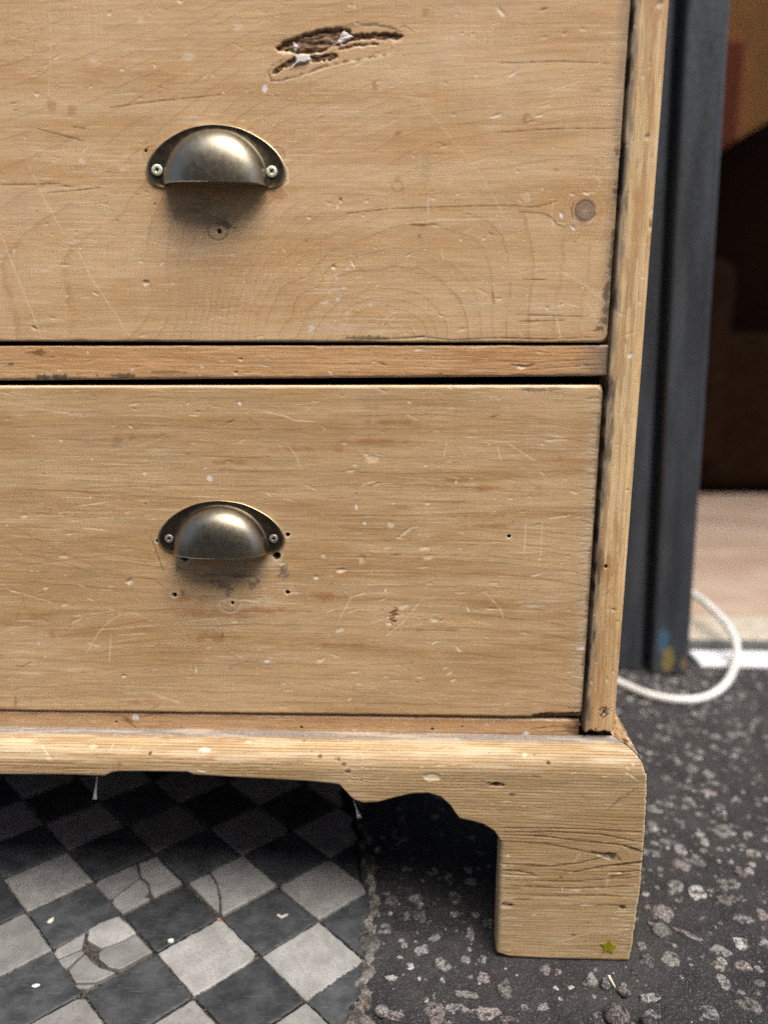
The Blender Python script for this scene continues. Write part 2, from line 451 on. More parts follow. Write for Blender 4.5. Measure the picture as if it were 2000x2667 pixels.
def drawer1(b):
    A, B = b.A, b.B
    k = 0.2485                                               # mm per photo pixel on this board
    TR = {0: [(900, 850), (930, 815), (986, 794), (1060, 808), (1100, 835), (1116, 867)], 1: [(870, 850), (905, 800), (964, 775), (1040, 780), (1110, 815), (1140, 867)],
          2: [(830, 840), (880, 790), (940, 762), (1002, 750), (1070, 760), (1122, 786), (1155, 825), (1168, 880)], 3: [(800, 800), (861, 729), (930, 697), (1024, 685), (1090, 695), (1160, 731), (1200, 780), (1219, 824), (1225, 870)],
          4: [(760, 820), (834, 737), (915, 669), (985, 650), (1051, 646), (1110, 655), (1160, 677), (1205, 712), (1235, 753), (1250, 800), (1252, 845)],
          5: [(690, 830), (725, 753), (823, 690), (932, 626), (985, 602), (1046, 583), (1100, 580), (1149, 588), (1205, 604), (1250, 630), (1272, 665), (1284, 715), (1287, 760), (1290, 880)],
          6: [(700, 753), (800, 655), (894, 590), (1010, 550), (1125, 541), (1240, 560), (1325, 673), (1322, 870)], 7: [(678, 753), (1149, 500), (1300, 500), (1380, 590), (1395, 700), (1385, 870)], 8: [(655, 753), (740, 640), (1470, 700), (1450, 870)], 9: [(1540, 700), (1520, 870)], 10: [(1600, 620), (1590, 800)],
          8.5: [(1596, 369), (1400, 383), (1248, 412), (1147, 441), (1000, 500)], 11: [(580, 780), (592, 730), (609, 672), (690, 560), (800, 477), (1017, 361), (1147, 325), (1400, 290)],
          13: [(538, 840), (550, 760), (563, 655), (610, 570), (700, 460), (800, 395), (945, 320), (1147, 265), (1400, 235), (1590, 225)], 17: [(462, 820), (462, 715), (466, 660), (476, 600), (497, 547), (560, 430), (640, 340), (800, 250), (1000, 180), (1300, 145), (1600, 135)],
          18: [(434, 830), (436, 720), (435, 640), (441, 590), (457, 547), (520, 420), (620, 300)], 19.2: [(300, 700), (320, 860)], 20: [(150, 700), (180, 870)], 21: [(0, 700), (30, 870), (120, 560)],
          22.5: [(60, 455), (180, 400), (320, 300), (430, 240), (560, 160), (760, 85)], 24: [(0, 361), (89, 333), (211, 270), (330, 215), (426, 169), (540, 93), (640, 50)], 26: [(0, 276), (105, 243), (220, 190), (304, 154), (422, 101), (549, 46)], 29: [(0, 110), (180, 40)], 20.5: [(1200, 60), (1600, 50)]}
    P_ = np.array([b.P(u, v) + (val,) for val, L_ in TR.items() for u, v in L_]); N_ = len(P_); sc_ = 100.0
    xy = P_[:, :2] / sc_; r2 = ((xy[:, None] - xy[None]) ** 2).sum(-1); K = 0.5 * r2 * np.log(r2 + 1e-12) + 2e-3 * np.eye(N_)
    Q_ = np.concatenate([np.ones((N_, 1)), xy], 1); sol = np.linalg.solve(np.block([[K, Q_], [Q_.T, np.zeros((3, 3))]]), np.concatenate([P_[:, 2], np.zeros(3)]))
    ax_ = np.maximum(A, -330) / sc_; bx_ = B / sc_; g_ = sol[N_] + sol[N_ + 1] * ax_ + sol[N_ + 2] * bx_
    for q in range(N_):
        r2 = (ax_ - xy[q, 0]) ** 2 + (bx_ - xy[q, 1]) ** 2; g_ = g_ + sol[q] * 0.5 * r2 * np.log(r2 + 1e-12)
    b.g = g_ + 40.03 + 0.10 * (fbm(A / 9, B / 9, 23) - 0.5)
    b.rv = np.clip(0.62 + 1.0 * (fbm(A / 40, B / 25, 31) - 0.42), 0.12, 1) * (0.62 + 0.38 * np.exp(-((A + 10) / 75) ** 2 - ((B - 455) / 50) ** 2))
    kx, kz = b.P(1523, 550); kd = np.hypot((A - kx) / k, (B - kz) / k * 0.85)
    kb = sstep(75, 38, kd); b.g = b.g * (1 - kb) + kb * (kd / 8.0 + 3)
    # low undulation of a hand-planed face
    b.h += 0.35 * (fbm(A / 60, B / 22, 41) - 0.5) + 0.10 * (fbm(A / 9, B / 3.0, 43) - 0.5)
    R = 0.7 + 1.2 * fbm(A / 14, B / 14, 44)
    zlo = 432.4 + 1.6 * (A + 727) / 853
    d = np.minimum(B - zlo, (126.1 + (B - 434) * 0.0068) - A)
    d = np.where((B - zlo < 6) & (126.3 - A < 6), 6 - np.hypot(np.maximum(6 - (B - zlo), 0), np.maximum(6 - (126.3 - A), 0)), d)
    b.h += edge_round(np.maximum(d, 0), R) + np.minimum(d, 0) * 2.0
    # dirt worked into the edges
    e = sstep(9, 0, (125.8 + (B - 434) * 0.0068) - A + 6 * (fbm(A / 4, B / 7, 51) - 0.45)); b.dirt = np.maximum(b.dirt, 0.5 * e)
    e = sstep(3.2, 0, (B - zlo) + 3 * (fbm(A / 14, B / 3, 52) - 0.35)); b.dark = np.maximum(b.dark, 0.5 * e)
    # the torn knot in the upper middle
    g = lambda pts: [(660 + p[0] / 3.456, 40 + p[1] / 3.456) for p in pts]
    outer = g([(200, 300), (250, 235), (350, 195), (500, 145), (620, 118), (760, 98), (860, 90), (1050, 83), (1180, 98), (1300, 138), (1355, 185), (1330, 220), (1240, 260), (1260, 310), (1230, 350), (1060, 378), (900, 412), (760, 442), (600, 482), (420, 542), (250, 592), (160, 592), (130, 520), (160, 460), (250, 410), (300, 365), (205, 330)])
    w, m = b.inside(outer, 0.8, 0.5); b.h[w] -= 0.22 * m; b.rv[w] *= (1 - 0.8 * m); b.put(w, m, rust=0.14)
    d1 = g([(205, 300), (260, 245), (350, 205), (500, 155), (620, 130), (780, 112), (860, 128), (890, 170), (1000, 165), (1150, 155), (1290, 165), (1352, 190), (1300, 217), (1150, 215), (1000, 215), (880, 235), (780, 265), (700, 290), (620, 335), (480, 350), (380, 345), (330, 332), (300, 322), (220, 320)])
    d2 = g([(160, 525), (210, 475), (330, 395), (390, 365), (390, 425), (350, 465), (280, 475), (190, 525)])
    d3 = g([(505, 360), (600, 365), (690, 340), (755, 348), (765, 382), (700, 402), (600, 412), (535, 420), (500, 390)])
    d4 = g([(750, 305), (850, 280), (900, 257), (1100, 247), (1145, 262), (1000, 278), (880, 294), (820, 310)])
    for q, dep, dk in ((d1, 1.5, 0.86), (d2, 1.3, 0.84), (d3, 1.1, 0.78), (d4, 0.8, 0.72)):
        w, m = b.inside(q, 0.5, 1.0, seed=9)
        n1 = fbm((A[w] + 2 * B[w]) / 7.0, (B[w] - 0.22 * A[w]) / 1.3, 61); n2 = fbm((A[w] + B[w]) / 2.6, (B[w] - 0.22 * A[w]) / 0.8, 67)
        b.h[w] -= m * dep * (0.35 + 1.1 * n1 + 0.5 * (n2 - 0.5)); b.put(w, m * np.clip(0.18 + 1.15 * n2 + 0.6 * (n1 - 0.5), 0, 1), dark=dk); b.put(w, m, rust=0.55)
        b.put(w, m * sstep(0.5, 0.7, n1), rust=0.9)
    b.poly(g([(205, 322), (340, 318), (360, 345), (320, 362), (250, 345)]), 0.3, 0.4, pale=0.7, rust=0.3)
    b.poly(g([(440, 275), (560, 262), (660, 285), (600, 320), (500, 330)]), 0.5, 0.9, rust=0.8, dark=0.25, h=0.6)
    w1 = g([(812, 128), (832, 150), (897, 190), (850, 222), (800, 250), (700, 272), (752, 235), (780, 190), (795, 150)])
    w2 = g([(382, 365), (430, 350), (500, 350), (522, 395), (460, 425), (380, 450), (345, 468), (378, 420)])
    w3 = g([(360, 240), (410, 285), (372, 318), (350, 290)])
    w4 = g([(550, 340), (605, 350), (585, 372), (560, 370)])
    for q in (w1, w2, w3, w4): b.poly(q, 0.35, 1.0, white=0.85, h=1.3, seed=12)
    b.line(g([(130, 520), (160, 588), (250, 592), (420, 542), (600, 478), (760, 438), (900, 404), (1060, 377), (1210, 352)]), 0.6, wob=1.8, h=-0.4, dark=0.42, rust=0.6)
    b.line(g([(180, 610), (300, 590), (450, 548), (620, 492), (760, 455), (900, 418)]), 0.6, wob=1.4, h=0.2, pale=0.4)
    b.line(g([(100, 560), (130, 520), (160, 460), (250, 410), (300, 370)]), 0.5, wob=1.0, h=-0.3, dark=0.25, rust=0.4)
    b.line(g([(1300, 120), (1360, 100), (1440, 150)]), 0.5, h=-0.4, dark=0.45)
    b.line(g([(880, 95), (1100, 88), (1250, 112), (1330, 150)]), 0.7, wob=1.0, h=-0.4, dark=0.2, rust=0.3)
    b.line(g([(900, 290), (1000, 285), (1110, 278)]), 0.5, h=0.3, pale=0.8)
    b.blob(690, 231, 7, 9, white=0.9, rough=0.3)
    # cracks along the grain
    for p in ([(274, 283), (359, 270), (426, 262), (504, 255), (575, 247)], [(97, 335), (160, 352), (219, 368)], [(0, 481), (90, 480), (169, 477)], [(120, 503), (200, 496), (271, 488)],
              [(188, 330), (225, 335)], [(894, 557), (1010, 545), (1125, 540), (1240, 537), (1320, 535), (1405, 541)], [(1348, 552), (1408, 555), (1432, 565), (1450, 585), (1478, 597)], [(1370, 543), (1420, 533), (1450, 523)],
              [(1300, 345), (1460, 335), (1600, 335)], [(1290, 165), (1460, 160), (1590, 165)], [(1350, 727), (1420, 729)], [(1345, 820), (1530, 825)], [(1350, 838), (1480, 834)]):
        b.line(p, 0.42, h=-0.3, dark=0.5, rust=0.7)
    b.line([(1066, 585), (1100, 587), (1138, 584)], 0.9, rust=0.9, dark=0.25, h=-0.2)
    b.line([(1046, 582), (1149, 572), (1300, 568)], 0.4, pale=0.5, h=-0.1)
    # ring lines traced where they read strongest
    b.line([(1282, 760), (1287, 790)], 1.0, rust=0.85)
    # long scratches
    for p in ([(72, 422), (120, 524), (163, 600), (211, 663), (241, 727), (300, 815), (344, 883)], [(0, 600), (12, 630), (63, 760), (115, 890)], 
              [(1440, 518), (1436, 560), (1444, 616)], [(1445, 810), (1455, 850), (1459, 885)], [(1240, 742), (1262, 728)], [(1350, 860), (1372, 890)], [(1545, 455), (1568, 476)], [(1000, 830), (1030, 812)], [(990, 870), (1024, 828)], [(1150, 648), (1154, 680)], [(215, 400), (232, 376)]):
        b.line(p, 0.42, pale=0.55, h=-0.1)
    b.line([(1010, 174), (1147, 325), (1248, 448), (1328, 586)], 0.42, pale=0.25, h=-0.05); b.line([(130, 0), (134, 110), (128, 230), (120, 300)], 0.42, pale=0.25)
    for i in range(9):                                          # sanding marks lower right
        b.line([(1450 + i * 14, 700 + i * 6), (1530 + i * 9, 745 + i * 9)], 0.35, pale=0.4, h=-0.05)
    # dents and nicks: u, v, half length, half width, angle, depth
    for q in ((148, 148, 9, 3, 35), (120, 170, 9, 2, 35), (97, 244, 7, 5, 0), (404, 169, 4, 5, 0), (238, 224, 6, 3, 0), (320, 180, 6, 4, 0), (90, 195, 9, 2, 20), (285, 34, 7, 5, 30), (555, 195, 4, 3, 0), (583, 238, 3, 4, 0), (470, 2, 8, 5, -20),
              (250, 764, 10, 4, -25), (422, 684, 9, 4, 60), (741, 651, 8, 2, -60), (805, 566, 7, 4, 0), (921, 687, 14, 4, -62), (1306, 29, 16, 6, -45), (1148, 822, 10, 3, -15), (452, 736, 5, 3, 0), (368, 680, 5, 3, 0), (210, 644, 4, 3, 0),
              (1260, 620, 5, 5, 0), (945, 560, 6, 3, 0), (880, 533, 4, 8, 0), (1405, 300, 12, 3, 15), (1290, 300, 16, 4, 15), (1425, 802, 6, 4, -20), (1190, 505, 4, 3, 0), (1545, 500, 4, 3, 0), (1490, 505, 10, 3, -10), (560, 560, 8, 3, 20), (930, 60, 7, 3, -10), (1460, 793, 12, 2, 15)):
        b.dent(*q[:5], depth=0.55, bend=0.08 if q[2] > 12 else 0)
    b.dent(887, 520, 4, 9, 0, 0.8, pale=0.2, dark=0.6); b.dent(868, 694, 6, 8, 20, 0.9, pale=0.6, dark=0.5); b.dent(381, 734, 10, 9, 0, 1.0, pale=0.3, dark=0.55); b.dent(90, 853, 9, 5, -35, 0.9, pale=0.2, dark=0.6)
    b.dent(405, 532, 3, 9, 20, 0.5, pale=0, dark=0.7); b.dent(75, 76, 3, 3, 0, 0.5, pale=0, dark=0.6)
    for q in ((877, 723, 6), (895, 749, 5), (880, 778, 7), (964, 793, 5), (904, 814, 4), (850, 786, 5), (840, 790, 4), (905, 700, 5), (985, 745, 4), (1178, 709, 3), (39, 655, 5), (811, 856, 10), (830, 858, 4), (875, 835, 3), (1075, 410, 4), (726, 818, 3), (1412, 493, 3), (1390, 708, 2), (923, 18, 4), (858, 762, 3)):
        b.blob(q[0], q[1], q[2] * 0.8, q[2], white=0.5, rough=1.2, cell=0.8, soft=0.35)
    b.line([(1115, 515), (1115, 560)], 0.8, white=0.35)
    for q in ((365, 55, 11), (245, 160, 16), (490, 145, 17), (620, 70, 14), (320, 440, 14), (215, 420, 10)):
        b.blob(q[0], q[1], q[2], q[2] * 0.8, pale=0.35, white=0.1, rough=0.7, soft=0.9)
    b.blob(890, 855, 75, 12, white=0.14, rough=0.9, soft=0.8)
    # stains
    b.blob(1371, 309, 13, 13, rust=0.55, rough=0.25); b.blob(1375, 312, 5, 5, pale=0.5, rough=0.2)
    b.blob(1038, 347, 12, 6, rust=0.7, rough=0.8); b.blob(1093, 615, 7, 5, rust=0.95, dark=0.2, rough=0.3); b.blob(1110, 30, 9, 8, rust=0.5, rough=0.6)
    b.ringmark(1035, 485, 14, 2.0, rust=0.6); b.blob(1034, 470, 9, 12, rust=0.25, rough=0.4)
    b.blob(717, 506, 26, 14, rust=0.55, rough=0.9, cell=2.0); b.blob(690, 525, 20, 10, rust=0.4, rough=0.9); b.blob(135, 275, 14, 20, rust=0.4, rough=0.5); b.blob(190, 290, 14, 12, rust=0.45, rough=0.7)
    b.blob(975, 222, 9, 13, rust=0.6, rough=0.6); b.blob(520, 540, 60, 22, dirt=0.35, rough=0.9, soft=0.9); b.blob(1005, 842, 14, 12, rust=0.5, dark=0.2, rough=1.0); b.blob(1448, 442, 8, 5, rust=0.5)
    b.blob(1110, 445, 14, 45, dirt=0.18, rough=0.8, soft=0.9)
    # filled screw hole below the handle
    b.ringmark(568, 598, 27, 2.2, 170, 370, h=-0.35, dark=0.55); b.blob(568, 605, 25, 24, rough=0.15, rust=0.22, pale=0.2); b.hole(571, 602, 5.5)
    b.line([(545, 612), (565, 606), (580, 590)], 0.5, pale=0.6, h=0.2); b.blob(585, 585, 26, 9, ang=-20, dirt=0.75, dark=0.25, rough=1.0, cell=1.5); b.blob(560, 570, 40, 20, rust=0.25, dirt=0.2, rough=0.8)
    # pale outlines of the old handle plate at both ends
    b.ringmark(401, 408, 27, 2.0, 80, 200, h=-0.3, dark=0.5); b.blob(398, 405, 22, 22, rust=0.45, rough=0.2); b.hole(380, 393, 3)
    b.ringmark(716, 408, 25, 2.0, -20, 95, h=-0.3, dark=0.5); b.blob(722, 400, 18, 20, rust=0.4, rough=0.2); b.line([(737, 420), (750, 440), (752, 470), (735, 488)], 0.6, pale=0.6, h=-0.3)
    # the small sound knot
    b.blob(1523, 549, 26, 31, ang=-15, rough=0.08, soft=0.2, rust=0.25, dirt=0.62)
    b.ringmark(1523, 549, 26, 3.0, 20, 340, dark=0.45, h=-0.3); b.ringmark(1523, 549, 13, 1.6, dark=0.2)
    for a in (20, 75, 140, 200, 265, 320):
        b.line([(1523, 552), (1523 + 13 * math.cos(math.radians(a)), 552 - 13 * math.sin(math.radians(a)))], 0.35, pale=0.3, dark=0.15)
    b.line([(1492, 528), (1487, 550), (1491, 572)], 0.6, dark=0.5, h=-0.4); b.ringmark(1525, 552, 42, 1.6, -60, 60, rust=0.35); b.ringmark(1525, 552, 36, 1.6, 240, 420, rust=0.3)
    b.dent(1461, 557, 5, 10, 15, 0.9, pale=0.2, white=0.95); b.dent(1492, 592, 9, 4, -40, 0.8, pale=0.5, white=0.5, dark=0.3); b.dent(1527, 503, 10, 3, -12, 0.6, pale=0.6, white=0.3)
    for i in range(6): b.line([(1355 + i * 2, 505 + i * 4), (1378 + i, 500 + i * 4)], 0.4, pale=0.5, rust=0.2, h=-0.2)
    # black staining down the right edge
    for q in ((1583, 742, 12, 32), (1578, 765, 10, 18), (1582, 803, 12, 22), (1572, 836, 12, 12), (1562, 856, 12, 7), (1590, 690, 6, 30), (1596, 630, 6, 45), (1603, 500, 6, 30), (1608, 390, 6, 20)):
        b.blob(*q, dark=0.68, rough=1.1, cell=1.6, soft=0.6, seed=int(q[0]) % 40)
    b.line([(900, 882), (1000, 884), (1100, 878), (1180, 886), (1300, 880), (1420, 884), (1560, 878)], 0.55, dark=0.6, h=-0.5)
    b.line([(0, 890), (200, 893), (400, 889), (640, 890), (860, 888)], 0.45, dark=0.45, h=-0.3)
    b.blob(960, 880, 70, 6, dark=0.6, rough=0.9, cell=2); b.blob(400, 888, 30, 4, dark=0.5, rough=0.9)
    b.scatter(210, 7)


drawer1(D1)
d1o = build_board('drawer', D1, 0.0, 20.0, W_DRAWER, chest)

# ---- lower drawer front
D2 = bilinear_board((-727, 172.9), (124.9, 176.4), (-727, 402.2), (125.7, 407.4), STEP)


def drawer2(b):
    A, B = b.A, b.B; k = 0.263
    ex, ez = b.P(-90, 1575); dx = (A - ex) / k; dz = (B - ez) / k
    u0 = B / k + 10 * (fbm(A / 90, B / 16, 71) - 0.5) * 2
    u0 = u0 + np.clip((A - b.P(1150, 1400)[0]) / k / 400, 0, 2) ** 2 * 42
    lens = sstep(640, 60, dx) * np.exp(-(dz / 260.0) ** 2); b.g = (u0 - 95 * lens * np.sign(dz) * (1 - np.exp(-np.abs(dz) / 90.0))) / 37 + 50
    b.rv = np.clip(0.35 + 1.3 * (fbm(A / 60, B / 14, 75) - 0.42), 0.05, 1)
    b.h += 0.3 * (fbm(A / 60, B / 22, 77) - 0.5) + 0.14 * (fbm(A / 11, B / 2.4, 78) - 0.5)
    t = (A + 727) / 852; zlo = 172.9 + 3.5 * t; zhi = 402.2 + 5.2 * t; xr = 124.9 + (B - 176) * 0.0035
    dr = xr - A; d = np.minimum(np.minimum(B - zlo, zhi - B), dr)
    rc = 5.0; q = np.hypot(np.maximum(rc - (zhi - B), 0), np.maximum(rc - dr, 0)); d = np.where((zhi - B < rc) & (dr < rc), rc - q, d)
    b.h += edge_round(np.maximum(d, 0), 1.2 + 1.4 * fbm(A / 12, B / 12, 79)) + np.minimum(d, 0) * 2
    e = sstep(3.5, 0, dr + 3.5 * (fbm(A / 3, B / 3, 81) - 0.5)); b.dark = np.maximum(b.dark, 0.7 * e)
    e = sstep(14, 2, dr + 12 * (fbm(A / 7, B / 2.2, 83) - 0.45)); b.dirt = np.maximum(b.dirt, 0.42 * e * vnoise(A / 5, B / 0.9, 84)); b.pale = np.maximum(b.pale, 0.35 * e * vnoise(A / 6, B / 0.8, 85))
    e = sstep(2.0, 0, zhi - B + 2 * (fbm(A / 12, B / 2, 86) - 0.45)); b.pale = np.maximum(b.pale, 0.55 * e)
    b.blob(1385, 1015, 32, 6, dirt=0.7, rough=0.9, cell=2.0); b.blob(1435, 1012, 22, 5, dark=0.35, rough=0.9)
    rng = random.Random(3)
    for i in range(46):                                        # burred end grain along the right edge
        v = 1040 + i * 18 + rng.uniform(-6, 6); L = rng.uniform(12, 42); xe = 1568 - (v - 1004) * 0.0575
        b.line([(xe - L, v - rng.uniform(-3, 9)), (xe - L * .4, v - 2), (xe, v + rng.uniform(0, 8))], 0.5, h=-0.35, pale=rng.choice([0, 0.5]), dark=rng.choice([0, 0.3, 0.5]))
    # cracks and traced grain lines
    for p in ([(800, 1408), (1040, 1408), (1301, 1410), (1420, 1425), (1542, 1446)], [(800, 1483), (1041, 1483), (1140, 1489), (1219, 1496), (1282, 1493), (1400, 1506), (1514, 1528)], [(969, 1444), (1282, 1449), (1380, 1460), (1475, 1473)], [(0, 1290), (300, 1268), (620, 1262)],
              [(0, 1362), (60, 1386), (150, 1432), (260, 1482), (400, 1510), (470, 1560)], [(0, 1400), (60, 1440), (160, 1465), (250, 1495)], [(0, 1510), (55, 1545), (66, 1580), (90, 1602), (180, 1640)], [(60, 1560), (40, 1620), (0, 1640)], [(800, 1338), (1000, 1345), (1300, 1335), (1500, 1345)], [(1250, 1375), (1400, 1382), (1540, 1400)], [(180, 1640), (300, 1632), (420, 1610)], [(160, 1710), (260, 1702), (360, 1680)], [(0, 1480), (300, 1445), (420, 1460)], [(760, 1480), (900, 1470)]):
        b.line(p, 0.40, rust=0.62, h=-0.14)
    b.line([(392, 1396), (405, 1430), (416, 1459), (428, 1493)], 0.42, dark=0.6, rust=0.7, h=-0.3); b.line([(763, 1517), (778, 1550)], 0.45, dark=0.4, pale=0.2, h=-0.3)
    for p in ([(223, 1706), (240, 1675), (259, 1646), (285, 1618), (313, 1601), (350, 1596), (377, 1607)], [(286, 1730), (287, 1700), (291, 1650)], [(1371, 1343), (1367, 1400), (1364, 1454)], [(1412, 1360), (1410, 1410), (1405, 1462)], [(1297, 1160), (1300, 1180), (1306, 1200)], [(70, 1060), (180, 1076), (240, 1082)], [(660, 1065), (740, 1082), (770, 1095), (820, 1098)], [(747, 1157), (772, 1185), (782, 1215)],
              [(1060, 1080), (1090, 1095)], [(1315, 1150), (1395, 1200)], [(380, 1800), (430, 1815), (475, 1835)], [(600, 1695), (640, 1718)], [(450, 1622), (600, 1606)], [(1260, 1540), (1300, 1580), (1312, 1612)], [(880, 1620), (915, 1555), (960, 1545)], [(1000, 1660), (1050, 1620), (1100, 1560)], [(955, 1625), (1015, 1608), (1060, 1600)], [(190, 1605), (300, 1590)], [(570, 1570), (640, 1562), (730, 1568)], [(260, 1640), (420, 1627)], [(300, 1655), (380, 1650)], [(20, 1535), (140, 1570)], [(480, 1830), (380, 1805)], [(1155, 1190), (1165, 1150)]):
        b.line(p, 0.42, pale=0.6, h=-0.13)
    for q in ((63, 1343, 12, 7, 10), (166, 1448, 15, 6, 0), (240, 1312, 55, 3, 8), (250, 1376, 40, 4, -6), (843, 1445, 9, 6, 0), (1019, 1362, 11, 11, 0), (1055, 1385, 34, 5, 38), (1106, 1425, 16, 8, 0), (1116, 1449, 17, 8, 5), (971, 1191, 20, 12, -8), (955, 1183, 8, 6, 0), (913, 1225, 14, 6, 10), (960, 1256, 26, 4, 15), (1000, 1258, 30, 2, 0), (1109, 1211, 8, 4, -10), (1113, 1310, 9, 6, 20),
              (1395, 1496, 20, 4, 18), (1220, 1584, 14, 5, -65), (1051, 1577, 17, 8, 15), (884, 1638, 15, 8, 25), (835, 1718, 17, 7, 25), (1196, 1690, 13, 6, -50), (1494, 1281, 16, 4, -15), (1458, 1345, 40, 3, 8), (1133, 1613, 15, 7, -10), (199, 1616, 20, 4, 25), (612, 1618, 10, 5, 15), (170, 1573, 14, 5, 10), (120, 1530, 10, 5, 20), (1200, 1543, 20, 3, 0), (1130, 1672, 12, 5, 30), (1170, 1752, 13, 4, 35), (1160, 1738, 9, 4, 30), (1180, 1770, 12, 5, 20), (1010, 1425, 14, 3, 25), (1200, 1428, 8, 3, -15),
              (20, 1365, 4, 5, 0), (1330, 1298, 10, 3, 0), (690, 1530, 7, 3, 0), (935, 1548, 22, 3, 20), (380, 1230, 5, 9, -60), (240, 1195, 6, 4, 50), (160, 1145, 6, 5, -10), (505, 1080, 16, 4, 0), (340, 1110, 4, 8, 60), (700, 1285, 10, 3, -35), (1025, 1310, 7, 3, 0), (860, 1590, 18, 3, 25), (925, 1210, 8, 4, 0), (1530, 1712, 8, 5, 0), (935, 1780, 9, 4, 10), (910, 1820, 10, 4, 45), (740, 1780, 8, 3, 0)):
        b.dent(*q[:5], depth=0.6 if q[3] > 4 else 0.35, bend=0.06 if q[2] > 11 and q[3] > 3 else 0, pale=0.42, flat=2.6 if q[2] > 9 and q[3] > 7 else 2)
    b.dent(887, 1484, 17, 7, 8, 1.1, pale=0.7, dark=0.35, bend=0.05); b.dent(337, 1513, 12, 10, 30, 1.1, pale=0.55, dark=0.4); b.dent(324, 1759, 8, 5, 5, 1.0, pale=0.4, dark=0.75); b.dent(824, 1502, 8, 9, 0, 1.0, pale=0.6, dark=0.25); b.dent(380, 1313, 4, 5, 0, 0.5, pale=0, dark=0.6); b.dent(927, 1287, 4, 6, 0, 0.4, pale=0, dark=0.5)
    b.dent(943, 1454, 9, 14, 0, 0.8, pale=0.3); b.blob(943, 1452, 8, 11, rust=0.6, rough=0.7)
    b.blob(1024, 1605, 12, 24, ang=-20, rust=0.75, dark=0.3, rough=0.9, cell=1.2, h=-0.6); b.blob(1012, 1625, 9, 7, pale=0.6, rough=0.6)
    for q in ((928, 1320, 4, 9), (548, 1247, 9, 7), (1004, 1538, 3, 5), (950, 1362, 5, 5), (696, 1723, 9, 5), (1187, 1256, 3, 5), (235, 1295, 4, 3), (102, 1676, 5, 3), (120, 1711, 3, 2), (1510, 1690, 10, 4), (625, 1052, 4, 6), (110, 1312, 2, 3)):
        b.blob(*q, white=0.85, rough=0.7, cell=1.0, soft=0.35)
    b.line([(512, 1738), (511, 1752)], 0.6, white=0.8)
    # screw holes of former handles
    for q in ((455, 1550, 6.5), (749, 1543, 5.5), (606, 1571, 4.5), (721, 1448, 10), (482, 1452, 10), (411, 1409, 4.5), (749, 1393, 5.5), (1325, 1397, 4.5)): b.hole(*q, pale=0.35)
    b.ringmark(600, 1568, 28, 2.4, 190, 345, pale=0.5, h=-0.4); b.line([(572, 1566), (600, 1562), (640, 1565), (680, 1572)], 0.6, pale=0.7, h=0.25); b.blob(765, 1545, 16, 4, pale=0.6, rough=0.5)
    for q in ((560, 1513, 16, 6, 1), (580, 1527, 22, 9, 2), (598, 1535, 14, 10, 3), (657, 1524, 11, 12, 4), (672, 1512, 7, 6, 5), (560, 1498, 40, 5, 6), (620, 1500, 45, 6, 7), (592, 1550, 8, 8, 8), (463, 1478, 5, 14, 9), (740, 1490, 14, 20, 10), (478, 1545, 7, 12, 11)):
        b.blob(q[0], q[1], q[2], q[3], dirt=0.6, dark=0.2, rough=1.3, cell=1.1, soft=0.5, seed=q[4])
    b.blob(600, 1490, 90, 30, dirt=0.28, rough=0.9, soft=0.9); b.blob(579, 1661, 5, 18, ang=-8, rust=0.95, rough=0.5); b.blob(42, 1827, 7, 22, ang=-10, rust=0.6, rough=0.6); b.blob(138, 1655, 9, 16, rust=0.4, rough=0.7)
    b.line([(42, 1734), (58, 1736), (72, 1730), (80, 1724)], 0.5, dark=0.6, rust=0.8, h=-0.3)
    for q in ((400, 1135, 100, 5), (310, 1145, 22, 9), (610, 1205, 60, 6), (800, 1170, 120, 10), (980, 1150, 90, 8), (1250, 1270, 120, 9), (1200, 1250, 80, 7), (1280, 1345, 80, 9), (1270, 1370, 60, 6), (840, 1555, 60, 12), (560, 1600, 140, 14), (700, 1590, 100, 10), (480, 1560, 70, 10), (900, 1680, 120, 8), (1120, 1640, 90, 7), (560, 1660, 60, 14), (360, 1830, 60, 9), (1040, 1320, 60, 5), (1480, 1200, 60, 8), (1020, 1100, 80, 6)):
        b.blob(q[0], q[1], q[2], q[3], rust=0.58, rough=1.0, cell=5, soft=0.9, seed=int(q[0]) % 30)
    b.blob(390, 1138, 110, 4, ang=3, dirt=0.45, rough=1.0, cell=5, soft=0.9); b.blob(300, 1155, 14, 8, dirt=0.3, rough=0.6)
    # splintered lower right corner
    b.poly([(1385, 1862), (1420, 1857), (1470, 1858), (1516, 1855), (1516, 1876), (1440, 1874), (1390, 1868)], 0.5, 0.7, dark=0.75, rust=0.6, h=-1.6)
    b.line([(1380, 1866), (1430, 1856), (1480, 1857)], 0.5, pale=0.4, dark=0.3, h=-0.5)
    b.scatter(260, 8)


drawer2(D2)
d2o = build_board('drawer', D2, 0.0, 20.0, W_DRAWER2, chest)

# ---- rails between and below the drawers


def rail_board(name, c, y, px_marks, seed):
    b = bilinear_board(*c, STEP); A, B = b.A, b.B
    b.plane = y
    b.g = (B + 3.0 * (fbm(A / 50, B / 12, seed) - 0.5) + 0.012 * A) / 2.6 + 60; b.rv = np.clip(0.3 + 1.4 * (fbm(A / 35, B / 6, seed + 1) - 0.35), 0.1, 1)
    b.h += 0.3 * (fbm(A / 30, B / 8, seed + 2) - 0.5) + 0.18 * (fbm(A / 9, B / 1.4, seed + 3) - 0.5)
    px_marks(b)
    return b


def ends(b, zt, zb, xr, seed, R=1.8):
    A, B = b.A, b.B; d = np.minimum(np.minimum(zt - B, B - zb), xr - A)
    b.h += edge_round(np.maximum(d, 0), R * (0.5 + fbm(A / 9, B / 9, seed))) + np.minimum(d, 0)


